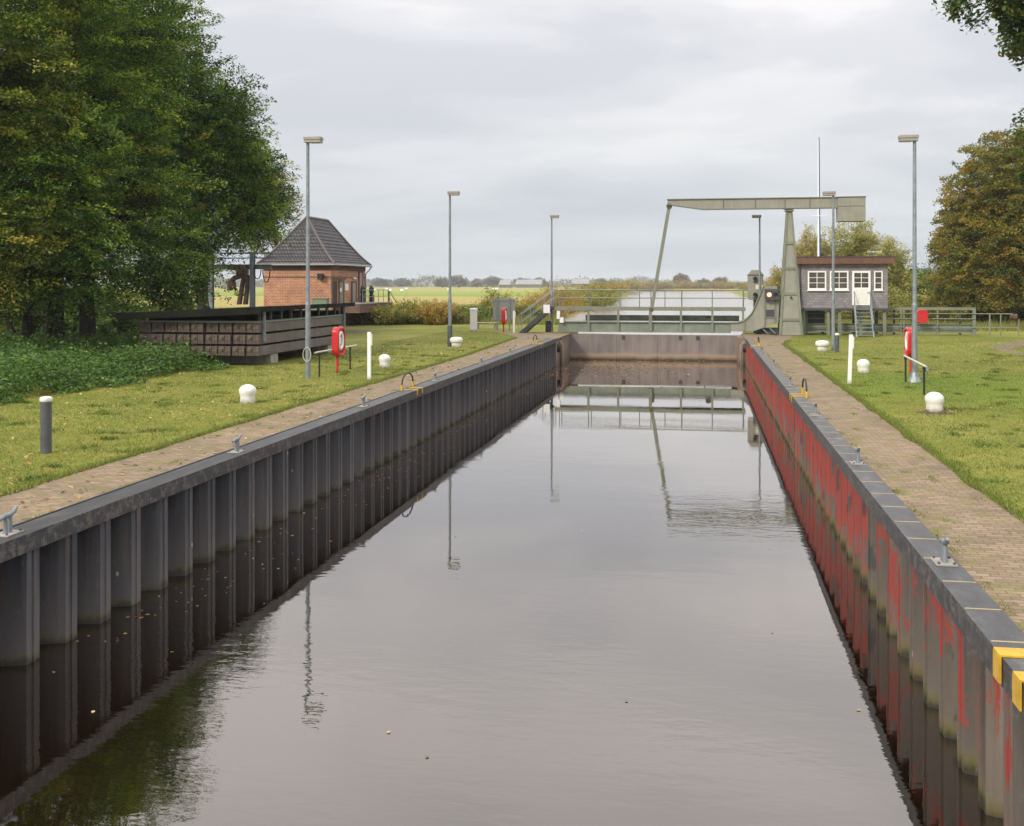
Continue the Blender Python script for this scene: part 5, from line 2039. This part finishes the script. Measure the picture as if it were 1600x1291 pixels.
for dx in (-.15, .15):
    m.cyl((xt_ + dx, Yg, zb1 - .3), (xt_ + dx * .6 + .1, Yg, ZA(431.5, xt_, Yg)), .02, n=6)
m.each('chain', 'steel_dark', hb)

# ------------------------------------------------------------------ trees
rnd = random.Random(11)


def blob(px, py, dep, rx_, ry_, rz_):
    p = DP(px, dep, py)
    return (p.x, p.y, p.z, rx_, ry_, rz_)


LG = 'dark green broadleaf trees on the left bank'
LK = dict(fill=.33, flat=1.7, droop=.04, lump=.36, fan=.42)
tree('broadleaf_tree', 21, G(318, 528), [blob(322, 270, 57, 4.1, 4.2, 4.6), blob(258, 125, 57, 3.7, 4.0, 5.0), blob(385, 292, 57, 2.5, 2.8, 3.0), blob(280, 385, 55, 2.8, 3.2, 2.2), blob(292, 430, 52, 1.9, 2.4, 1.7), blob(245, 445, 50, 2.3, 2.4, 1.6), blob(352, 200, 57, 2.7, 2.8, 3.2), blob(300, 250, 60, 4.2, 3, 5)], 1500, 120, 2.3, .155, 'leaf_hornbeam', 'bark',
     'dark green tree nearest the brick house, its crown reaching over the gantry', LG, .33, limbs=26, **LK)
tree('broadleaf_tree', 22, G(136, 550), [blob(150, 70, 50, 4.8, 4.6, 6.0), blob(150, 250, 47, 4.4, 4.2, 4.6), blob(230, 330, 47, 3.4, 3.6, 3.2), blob(140, 400, 45, 3.6, 3.4, 2.3), blob(185, 10, 53, 3.4, 4, 6), blob(170, 200, 53, 4.4, 3, 6)], 1500, 120, 2.1, .145, 'leaf_hornbeam', 'bark',
     'broad dark green tree whose thick trunk stands furthest right in the group', LG, .30, limbs=26, **LK)
tree('broadleaf_tree', 23, G(90, 549), [blob(60, 120, 45, 4.6, 4.2, 6.5), blob(70, 300, 42, 3.8, 3.6, 3.8), blob(20, 400, 41, 3.4, 3.2, 2.6), blob(110, 430, 43, 2.8, 2.6, 1.7)], 1300, 120, 2.0, .14, 'leaf_hornbeam', 'bark',
     'dark green tree with the thickest trunk, in the middle of the left group', LG, .36, limbs=24, **LK)
tree('broadleaf_tree', 24, G(45, 553), [blob(-60, 180, 40, 4.2, 4.2, 6.5), blob(-20, 390, 38, 3.2, 3, 2.6), blob(0, 40, 44, 4, 4, 5)], 1000, 110, 1.9, .135, 'leaf_olive', 'bark',
     'tree at the left edge of the photo with olive leaves and a straight dark trunk', LG, .22, limbs=20, **LK)
tree('broadleaf_tree', 25, G(22, 556), [blob(-30, 450, 46, 2.2, 2.2, 1.8), blob(20, 420, 47, 2.5, 2.5, 1.6)], 260, 90, 1.4, .13, 'leaf_olive', 'bark',
     'young tree with the thinnest trunk at the far left', LG, .13, limbs=10, **LK)
tree('broadleaf_tree', 26, DP(438, 92), [blob(405, 335, 91, 3.4, 3.0, 3.6), blob(425, 285, 92, 2.0, 2.4, 2.4), blob(452, 318, 92, 1.1, 1.4, 1.1), blob(385, 300, 90, 3.4, 3, 5)], 520, 70, 1.8, .20, 'leaf_olive', 'bark',
     'olive brown tree peeping out behind the others above the brick house roof', LG, .22, limbs=16, fill=.4, lump=.45, flat=1.4)
for i, (px, dep, r_, h_) in enumerate(((-30, 60, 4, 4), (70, 62, 4, 3.6), (165, 63, 4, 3.4), (250, 66, 3.6, 3.0), (120, 57, 2.2, 1.9))):
    q = DP(px, dep)
    shrub('hedge_shrub', 60 + i, q, r_, h_, 260, 42, .2, 'leaf_hornbeam' if i % 2 else 'leaf_nettle', 'dense green shrub behind the left tree trunks, %s from the left' % ['first', 'third', 'fourth', 'fifth', 'second'][i] if i != 4 else 'low green shrub in front of the hedge between the left trunks', 'shrubs behind the left trees')

# right side
tree('autumn_tree', 31, DP(1640, 84), [blob(1645, 350, 84, 8.9, 7, 8.9), blob(1560, 410, 82, 5.2, 4.6, 4.6), blob(1600, 312, 83, 5.9, 5, 5.6), blob(1528, 365, 83, 3.5, 3.4, 3.6), blob(1512, 450, 81, 3.4, 3, 3.0), blob(1600, 400, 86, 7, 4, 7)], 5000, 85, 1.15, .165, 'leaf_autumn', 'bark',
     'large rust brown autumn tree at the right edge behind the railing', 'autumn trees on the right', .45, limbs=26, lump=.10, fill=.30, zmin=.3, trunk_to=.6, flat=.5, fan=.6)
tree('chestnut_tree', 32, DP(1850, 42), [blob(1790, -40, 40, 4.7, 4.7, 5.2), blob(1625, -30, 36, 1.9, 1.9, 2.0), blob(1615, 75, 37, 1.0, 1.2, 1.1), blob(1632, 205, 44, 1.35, 1.5, 1.3), blob(1660, 255, 44, 1.7, 1.9, 1.2), blob(1505, -5, 36, .75, .7, .5), blob(1560, 10, 36, .7, .7, .6)], 1500, 46, .75, .2, 'leaf_chestnut', 'bark',
     'green chestnut tree hanging its branches into the top right corner', 'autumn trees on the right', .4, limbs=22, droop=.3, fill=.5, fan=.5, trunk_to=.7)
# hanging branch tips of the chestnut
rngc = np.random.default_rng(5)
ch = [o for o in C.objects if o.name.startswith('chestnut_tree')][0]
tips = []
paths = MB()
for (pa, ya_, pb, yb_) in ((1720, -60, 1475, 10), (1700, -50, 1510, 38), (1700, -30, 1560, 8), (1720, 10, 1550, 55), (1720, 60, 1580, 92), (1700, 30, 1585, 30), (1640, -60, 1500, 4), (1700, 0, 1540, 22), (1640, -40, 1490, 30), (1640, -40, 1515, 46), (1660, 40, 1568, 70), (1680, 160, 1578, 200), (1690, 190, 1590, 235)):
    s, e = DP(pa, 37, ya_), DP(pb, 36, yb_)
    mid = s.lerp(e, .55) + Vector((0, 0, .35))
    paths.tube([s, mid, e], [.05, .03, .01], 6)
    for k in range(34):
        u = rngc.uniform(.35, 1.0)
        p = (s.lerp(mid, u / .55) if u < .55 else mid.lerp(e, (u - .55) / .45))
        tips.append((p.x + rngc.normal(0, .16), p.y + rngc.normal(0, .2), p.z + rngc.normal(0, .14)))
tips = np.array(tips)
cen = np.repeat(tips, 7, 0) + rngc.normal(0, .10, (len(tips) * 7, 3))
ax = unit(rngc.normal(0, 1, cen.shape) * np.array([1, 1, .4]) + np.array([-.3, 0, -.45]))
v = leaves_at(rngc, cen, ax, .19 * rngc.uniform(.6, 1.3, len(cen)), .5, .7)
np_mesh('foliage', v, 4, 'leaf_chestnut', np.clip(rngc.normal(.4, .25, len(cen)), 0, 1), ch, tuple(ch['origin']))
paths.build('branch', 'bark', ch, smooth=True)

WG = 'pale yellow green willows behind the cabin'
tree('willow_tree', 41, DP(1300, 120), [blob(1330, 400, 120, 4.4, 4, 3.9), blob(1290, 420, 120, 4.2, 4, 3.4), blob(1335, 440, 120, 5, 4, 3), blob(1350, 380, 120, 2.6, 3, 2.4)], 1100, 42, 1.3, .30, 'leaf_willow_green', 'bark_pale', 'largest yellow green willow straight behind the cabin roof', WG, .3, droop=-.25, aspect=.3, lump=.4, limbs=18)
tree('willow_tree', 42, DP(1245, 118), [blob(1262, 418, 118, 2.6, 2.6, 4.4), blob(1232, 440, 118, 2.6, 2.6, 2.6), blob(1214, 455, 118, 2.1, 2, 1.7), blob(1275, 450, 118, 2.4, 2.6, 3)], 760, 42, 1.2, .28, 'leaf_willow', 'bark_pale', 'golden willow between the pylon and the cabin', WG, .22, droop=-.3, aspect=.28, lump=.4, limbs=14)
tree('willow_tree', 43, DP(1395, 112), [blob(1393, 410, 112, 2.0, 2, 3.0), blob(1400, 445, 112, 2.2, 2.2, 2.8), blob(1385, 470, 110, 2.6, 2.2, 1.8)], 620, 42, 1.1, .27, 'leaf_willow_green', 'bark_pale', 'slender grey green willow right of the cabin', WG, .2, droop=-.15, aspect=.3, lump=.4, limbs=12)
for i, (px, dep, r_, h_, mt) in enumerate(((1440, 150, 5.5, 5.6, 'leaf_hornbeam'), (1412, 165, 5.0, 4.8, 'leaf_far'), (1475, 130, 5, 4.4, 'leaf_scrub'))):
    shrub('background_bush', 80 + i, DP(px, dep), r_, h_, 240, 40, .34, mt, ['dark green bush in the gap left of the autumn tree', 'distant grey green bush right of the cabin', 'olive bush at the foot of the autumn tree'][i], 'bushes right of the cabin')
for i, (px, dep, r_, h_) in enumerate(((1400, 86, 2.0, 1.6), (1432, 84, 2.2, 1.5), (1465, 86, 2.6, 1.5), (1500, 84, 2.4, 1.4), (1545, 86, 2.8, 1.7), (1590, 84, 2.6, 1.6), (1330, 88, 2.4, 1.5), (1290, 90, 2.2, 1.5))):
    shrub('reed_clump', 90 + i, DP(px, dep), r_, h_, 150, 34, .2, 'leaf_scrub', 'brown green clump of reeds behind the raised walkway, %s from the left' % ['third', 'fourth', 'fifth', 'sixth', 'seventh', 'eighth', 'second', 'first'][i], 'reed clumps behind the raised walkway', 'reeds', True, .25)

# bushes between the left lawn and the fields
sb = [(600, 82, 2.4, 1.25, 'leaf_scrub'), (640, 84, 2.8, 1.35, 'leaf_scrub'), (675, 82, 2.2, 1.3, 'leaf_reed'), (708, 84, 2.3, 1.5, 'leaf_scrub'), (735, 86, 2.3, 1.2, 'leaf_nettle'), (772, 90, 2.6, 2.1, 'leaf_scrub'), (815, 92, 3.2, 1.7, 'leaf_scrub'), (850, 98, 3.6, 2.0, 'leaf_reed'), (880, 112, 4.0, 2.5, 'leaf_reed'), (905, 122, 3.8, 2.4, 'leaf_scrub'), (560, 90, 3.0, .8, 'leaf_reed')]
names_ = ['second', 'third', 'fourth', 'fifth', 'sixth', 'seventh', 'eighth', 'ninth', 'tenth', 'eleventh', 'first']
for i, (px, dep, r_, h_, mt) in enumerate(sb):
    shrub('bank_bush', 100 + i, DP(px, dep), r_, h_, 330, 42, .17, mt, 'autumn tinted bush beyond the left lawn, %s from the left' % names_[i], 'bushes beyond the left lawn', 'bush', True, .35)
# willow scrub along the river
sb = []
rs = random.Random(3)
for i in range(9):
    u = i / 8
    sb.append((925 + 62 * u, 150 + 520 * u, 5 + 5 * u, 2.5 + 2.0 * u))
for i in range(11):
    u = i / 10
    sb.append((985 + 190 * u, 800 - 60 * abs(u - .5), 13, 4.6 + rs.uniform(-.7, 1.0)))
for i in range(5):
    u = i / 4
    sb.append((1172 + 42 * u, 560 - 280 * u, 9 - 2 * u, 4.0 - 1.0 * u))
for i, (px, dep, r_, h_) in enumerate(sb):
    shrub('river_scrub', 140 + i, DP(px, dep), r_, h_, 190, 30, .28 + dep * .0006, 'leaf_reed' if i % 3 else 'leaf_scrub', 'golden willow scrub on the river bank, %d%s clump from the left' % (i + 1, {1: 'st', 2: 'nd', 3: 'rd', 21: 'st', 22: 'nd', 23: 'rd'}.get(i + 1, 'th')), 'golden scrub along the river', 'scrub', True, .35)
# far trees
far = [(717, 1100, 10, 13, 'leaf_far'), (690, 1150, 9, 11, 'leaf_far'), (771, 1200, 12, 13, 'leaf_far'), (816, 1250, 11, 12, 'leaf_far'), (843, 1250, 9, 10.5, 'leaf_far'), (745, 1250, 8, 10, 'leaf_far_brown'), (940, 1300, 10, 11, 'leaf_far'), (1064, 900, 6.5, 12.6, 'leaf_far_brown'), (1126, 1000, 7, 10.5, 'leaf_far_brown'), (1100, 1000, 6, 8.5, 'leaf_far_brown'), (1440, 420, 11, 10, 'leaf_far'), (630, 1250, 12, 10.5, 'leaf_far'), (596, 1200, 12, 11, 'leaf_far')]
fl_ = ['tallest rounded dark tree on the horizon right of the sleeved lamp', 'dark tree on the horizon just behind the sleeved lamp post', 'rounded tree on the horizon above the information board', 'dark tree behind the long farm roof', 'low dark tree at the right end of the farm roofs', 'brownish tree on the horizon between two dark ones', 'far dark tree above the bridge railing', 'brown rounded tree standing alone above the golden scrub', 'brown tree on the horizon left of the signal box', 'small brown tree on the horizon beside the lone round one', 'dark far tree in the gap right of the cabin', 'grey green far tree on the field edge left of the lamp', 'grey green far tree just right of the brick house']
for i, (px, dep, r_, h_, mt) in enumerate(far):
    q = DP(px, dep)
    tree('far_tree', 200 + i, q, [(q.x, q.y, h_ * .55, r_, r_, h_ * .46), (q.x + r_ * .5, q.y, h_ * .42, r_ * .7, r_ * .7, h_ * .36), (q.x - r_ * .5, q.y, h_ * .45, r_ * .6, r_ * .7, h_ * .34)], 170, 26, 2.6, 1.2, mt, 'bark', fl_[i], 'single trees on the horizon', .5, limbs=5, zmin=.2)
# the far wood as one mass
rngw = np.random.default_rng(9)
n = 5200
ang = rngw.uniform(300, 1640, n)
dep = rngw.uniform(1300, 1750, n)
hgt = 7.5 + 3.0 * np.sin(ang * .021) + 2.4 * np.sin(ang * .057 + 1) + 1.8 * np.sin(ang * .15 + 2)
cen = np.zeros((n, 3))
lat = (ang - CX) / F * dep
cen[:, 0] = lat * CT - dep * ST
cen[:, 1] = lat * ST + dep * CT
cen[:, 2] = rngw.uniform(0, 1, n) ** .8 * np.maximum(hgt, 4)
cen = np.repeat(cen, 10, 0) + rngw.normal(0, 2.2, (n * 10, 3)) * np.array([1.6, 1.6, .7])
cen[:, 2] = np.maximum(cen[:, 2], .3)
v = leaves_at(rngw, cen, unit(rngw.normal(0, 1, cen.shape)), rngw.uniform(1.2, 2.6, len(cen)), .7, .5)
o = np_mesh('distant_wood', v, 4, 'leaf_far', np.clip(rngw.normal(.45, .22, len(cen)), 0, 1))
tag(o, kind='stuff')

# barns on the horizon
for i, (pa, pb, dep, yt_, lab) in enumerate(((780, 797, 1050, 437.5, 'small pale farm roof on the horizon, leftmost'), (806, 846, 1080, 437, 'long pale farm roof on the horizon, in the middle'), (893, 920, 1150, 436.5, 'pale farm roof on the horizon right of the steel stairs'))):
    a, c = DP(pa, dep), DP(pb, dep)
    w = (c - a).length
    zt_ = 3 + (445 - yt_) * dep / F
    t = thing('barn', lab, 'barn', ((a.x + c.x) / 2, a.y, 0), 'farm buildings on the horizon')
    MB().box(a.x, c.x, a.y, a.y + 16, -.1, zt_ - 4.6).build('wall', 'barn_wall', t)
    MB().prism_x([(a.y - 1, zt_ - 4.8), (a.y + 17, zt_ - 4.8), (a.y + 8, zt_)], a.x - .5, c.x + .5).build('roof', 'barn_roof', t)

# wrapped bales on the meadow
bl = MB()
for i, (px, py_) in enumerate(((586, 456.2), (604, 453.6), (610, 456), (628, 456.4), (635, 453), (701, 454.5), (769.5, 454), (776, 454))):
    q = G(px, py_)
    t = MB()
    dist = (q - Vector((0, 0, 0))).length
    r_ = .60
    t.cyl((q.x - r_ * 1.0, q.y, r_), (q.x + r_ * 1.0, q.y, r_), r_, n=16)
    o = t.build('silage_bale', 'bale_wrap', None, smooth=True, loc=q, bevel=.08)
    tag(o, 'white wrapped bale far out on the meadow, %s from the left' % ['first', 'second', 'third', 'fourth', 'fifth', 'sixth', 'seventh', 'eighth'][i], 'bale', 'white bales on the meadow')
q = DP(607.7, 96)
t = thing('field_post', 'thin dark post in the field behind the bushes, right of the house', 'post', q)
MB().cyl((q.x, q.y, -.1), (q.x, q.y, ZA(456, q.x, q.y)), .07, .06, 8).build('post', 'black_paint', t, smooth=True)
MB().lathe([(.1, 0), (.1, .04), (.001, .06)], (q.x, q.y, ZA(456, q.x, q.y)), 8).build('cap', 'black_paint', t)
# pale tube fence by the bushes
a, c = DP(596, 88), DP(690, 90)
t = thing('tube_fence', 'pale metal tube fence among the bushes beyond the left lawn', 'fence', a)
m = MB()
for z_ in (1.2, .75):
    m.cyl((a.x, a.y, z_), (c.x, c.y, z_), .03, n=8)
m.each('rail', 'galvanised', t, smooth=True)
for i in range(5):
    p = a.lerp(c, i / 4)
    MB().cyl((p.x, p.y, -.1), (p.x, p.y, 1.25), .035, n=8).build('post', 'galvanised', t, smooth=True)

# ------------------------------------------------------------------ ground cover: nettles, grass, fallen leaves
rngn = np.random.default_rng(17)


def nettle_region(x, y):
    edge = -17.2 + .35 * np.sin(y * .9) + .25 * np.sin(y * 2.3 + 1) - .12 * (25 - np.minimum(y, 25)) + np.where(y > 36.5, -3.2, 0) * 0
    edge = edge + .22 * np.sin(x * 7.1 + y * 13.7) * np.sin(y * 5.3)
    return (x < edge) & (x > -34) & (y > 12) & (y < 46) & ~((x > SX0 - .4) & (y > SY0 - .35))


n = 26000
x = rngn.uniform(-34, -16.4, n)
y = rngn.uniform(14, 46, n)
k = nettle_region(x, y)
x, y = x[k], y[k]
hmax = .55 + .22 * np.sin(x * 1.1) * np.cos(y * .8) + .16 * np.sin(x * 2.7 + 1) * np.sin(y * 2.1) + rngn.uniform(-.2, .35, len(x))
edge_d = np.clip((-17.0 - x) / 1.2, .25, 1)
hmax = np.clip(hmax, .3, 1.2) * edge_d
hmax = np.where(rngn.uniform(0, 1, len(x)) < .05, hmax * 1.45, hmax)
kk = 12
u = rngn.uniform(.25, 1, (len(x), kk))
cen = np.stack([x[:, None] + rngn.normal(0, .10, u.shape), y[:, None] + rngn.normal(0, .10, u.shape), hmax[:, None] * u], -1).reshape(-1, 3)
ax = unit(rngn.normal(0, 1, cen.shape) * np.array([1, 1, .35]) + np.array([0, 0, -.15]))
v = leaves_at(rngn, cen, ax, rngn.uniform(.07, .16, len(cen)), .55, .8)
tt = np.clip(np.repeat(rngn.normal(.42, .2, len(x)), kk) + rngn.normal(0, .12, len(cen)), 0, 1)
tag(np_mesh('nettles', v, 4, 'leaf_nettle', tt), kind='stuff')


def blades(name, x, y, h, w, mat, rng, lean=.5, tint=None, z=0.0):
    n = len(x)
    a = rng.uniform(0, 2 * pi, n)
    dx, dy = np.cos(a) * w, np.sin(a) * w
    lx, ly = rng.normal(0, lean, n) * h, rng.normal(0, lean, n) * h
    z0 = np.full(n, z)
    v = np.stack([np.stack([x - dx, y - dy, z0], -1), np.stack([x + dx, y + dy, z0], -1), np.stack([x + lx, y + ly, z0 + h], -1)], 1).reshape(-1, 3)
    t_ = np.clip(rng.normal(.45, .2, n), 0, 1) if tint is None else tint
    o = np_mesh(name, v, 3, mat, t_)
    tag(o, kind='stuff')
    return o


def patchy(x, y):
    return .52 + .24 * np.sin(x * .9 + 1.3 * np.sin(y * .31)) * np.sin(y * .55 + x * .2) + .16 * np.sin(x * 2.9 + y * 1.7 + np.sin(y * .8)) * np.sin(y * 2.2 + np.sin(x * 1.7)) + .12 * np.sin(x * 6.1 + 2 * np.sin(y * 3)) * np.sin(y * 5.3 + x)


rg_ = np.random.default_rng(23)
xs_, ys_ = [], []
n = 210000
x = rg_.uniform(-25, -9.7, n)
y = 13 + 56 * rg_.uniform(0, 1, n) ** 1.9
k = (x < np.vectorize(left_edge)(y) + rg_.normal(0, .04, n)) & ~nettle_region(x, y) & ~((x < SX1 - .1) & (y > SY0))
xs_.append(x[k]); ys_.append(y[k])
n = 210000
x = rg_.uniform(3.95, 18, n)
y = 9 + 57 * rg_.uniform(0, 1, n) ** 1.9
k = x > np.vectorize(right_edge)(y) + rg_.normal(0, .04, n)
xs_.append(x[k]); ys_.append(y[k])
x, y = np.concatenate(xs_), np.concatenate(ys_)
h = rg_.uniform(.018, .05, len(x))
blades('grass', x, y, h, .007, 'grass_blade', rg_, .7, np.clip(patchy(x, y) + rg_.normal(0, .14, len(x)) - .05, 0, 1))
# longer fringe along the pavers and round the posts
n = 34000
y = rg_.uniform(9, 60, n)
side = rg_.uniform(0, 1, n) < .5
x = np.where(side, np.vectorize(left_edge)(y) - np.abs(rg_.normal(0, .10, n)) + .05 + .07 * np.clip(np.sin(y * 2.3) * np.sin(y * .9 + 1), 0, 1), np.vectorize(right_edge)(y) + np.abs(rg_.normal(0, .10, n)) - .05 - .07 * np.clip(np.sin(y * 1.9) * np.sin(y * .7 + 2), 0, 1))
blades('grass_fringe', x, y, rg_.uniform(.03, .10, n), .008, 'grass_blade', rg_, .6)
cx_ = np.concatenate([rg_.uniform(-20, -9.9, 260), rg_.uniform(4.1, 15, 220)])
cy_ = np.concatenate([13 + 40 * rg_.uniform(0, 1, 260) ** 1.3, 10 + 40 * rg_.uniform(0, 1, 220) ** 1.3])
k = ~nettle_region(cx_, cy_) & ~((cx_ < SX1) & (cy_ > SY0 - .5))
cx_, cy_ = cx_[k], cy_[k]
m_ = rg_.integers(25, 120, len(cx_))
x = np.repeat(cx_, m_) + rg_.normal(0, 1, m_.sum()) * np.repeat(rg_.uniform(.05, .22, len(cx_)), m_)
y = np.repeat(cy_, m_) + rg_.normal(0, 1, m_.sum()) * np.repeat(rg_.uniform(.05, .22, len(cx_)), m_)
blades('lawn_weeds', x, y, rg_.uniform(.03, .085, len(x)), .010, 'grass_blade', rg_, .8, np.clip(np.repeat(rg_.uniform(.0, .5, len(cx_)), m_) + rg_.normal(0, .1, len(x)), 0, 1))
# weeds in the paving joints
xs_, ys_ = [], []
for i in range(150):
    yy = 9 + 52 * rg_.uniform(0, 1)
    if rg_.uniform() < .55:
        xx = rg_.uniform(-9.7, -8.4) if rg_.uniform() < .6 else -8.42
    else:
        xx = rg_.uniform(2.75, 3.95) if rg_.uniform() < .4 else 2.76
    m_ = rg_.integers(20, 110)
    xs_.append(xx + rg_.normal(0, .05, m_)); ys_.append(yy + rg_.normal(0, .12, m_))
x, y = np.concatenate(xs_), np.concatenate(ys_)
k = ((x < LB - .02) & (x > -9.9)) | ((x > RB + .02) & (x < 4.1))
x, y = x[k], y[k]
blades('weeds', x, y, rg_.uniform(.012, .035, len(x)), .007, 'grass_blade', rg_, .8)
# rough grass in front of the bushes and at the field edge
n = 60000
x = rg_.uniform(-62, -9, n)
y = rg_.uniform(80, 112, n)
k = x < np.interp(y, [84, 105, 141], [-10.5, -14.5, -19])
x, y = x[k], y[k]
blades('rough_grass', x, y, rg_.uniform(.25, .7, len(x)), .03, 'grass_blade_rough', rg_, .35)
n = 30000
x = rg_.uniform(6, 45, n)
y = rg_.uniform(74, 110, n)
blades('rough_grass', x, y, rg_.uniform(.2, .6, n), .03, 'grass_blade_rough', rg_, .35)


def flat_leaves(name, x, y, z, size, rng, tilt=.25):
    n = len(x)
    a = rng.uniform(0, 2 * pi, n)
    ax = np.stack([np.cos(a), np.sin(a), rng.normal(0, tilt, n)], -1)
    cen = np.stack([x, y, z], -1)
    v = leaves_at(rng, cen, unit(ax), size, .65, 2.5, .3)
    return tag(np_mesh(name, v, 4, 'fallen_leaf', np.clip(rng.uniform(0, 1, n), 0, 1)), kind='stuff')


rl = np.random.default_rng(31)
x = np.concatenate([rl.uniform(-19, -8.4, 2300), rl.uniform(2.45, 13, 190)])
y = np.concatenate([10 + 45 * rl.uniform(0, 1, 2300) ** 1.2, rl.uniform(8, 45, 190)])
q = G(1465, 645)
x = np.concatenate([x, q.x + rl.normal(0.15, .3, 70)])
y = np.concatenate([y, q.y + rl.normal(0, .22, 70)])
flat_leaves('fallen_leaves', x, y, np.where((x < -9.9) | (x > 4.1), .055, .02), rl.uniform(.05, .115, len(x)), rl, .35)
x = np.concatenate([rl.uniform(LX + .1, RX - .2, 90), LX + np.abs(rl.normal(0, .55, 330)) + .1, rl.normal(-5.2, 1.9, 420), rl.uniform(-6, 1.9, 130)])
y = np.concatenate([64 - 54 * rl.uniform(0, 1, 90) ** 1.3, np.repeat(rl.uniform(13, 60, 66), 5) + rl.normal(0, .7, 330), rl.normal(59, 3.6, 420), rl.uniform(60, 65.8, 130)])
k = (x > LX + .1) & (x < RX - .5) & (y < GY - .1)
x, y = x[k], y[k]
flat_leaves('floating_leaves', x, y, np.full(len(x), WATER + .006), rl.uniform(.035, .075, len(x)) * np.interp(y, [40, 54], [1, 2.4]), rl, .04)

# ------------------------------------------------------------------ the moist air over the marsh
m = bpy.data.materials.new('haze')
m.use_nodes = True
nt = m.node_tree
nt.nodes.clear()
out = nd(nt, 'ShaderNodeOutputMaterial')
pv = nd(nt, 'ShaderNodeVolumePrincipled')
pv.inputs['Color'].default_value = (.86, .90, .95, 1)
pv.inputs['Density'].default_value = .00022
lk(nt, pv.outputs[0], out.inputs['Volume'])
MATS['haze'] = m
tag(MB().box(-3200, 3200, -60, 3500, -4, 24).build('haze', 'haze'), kind='stuff')
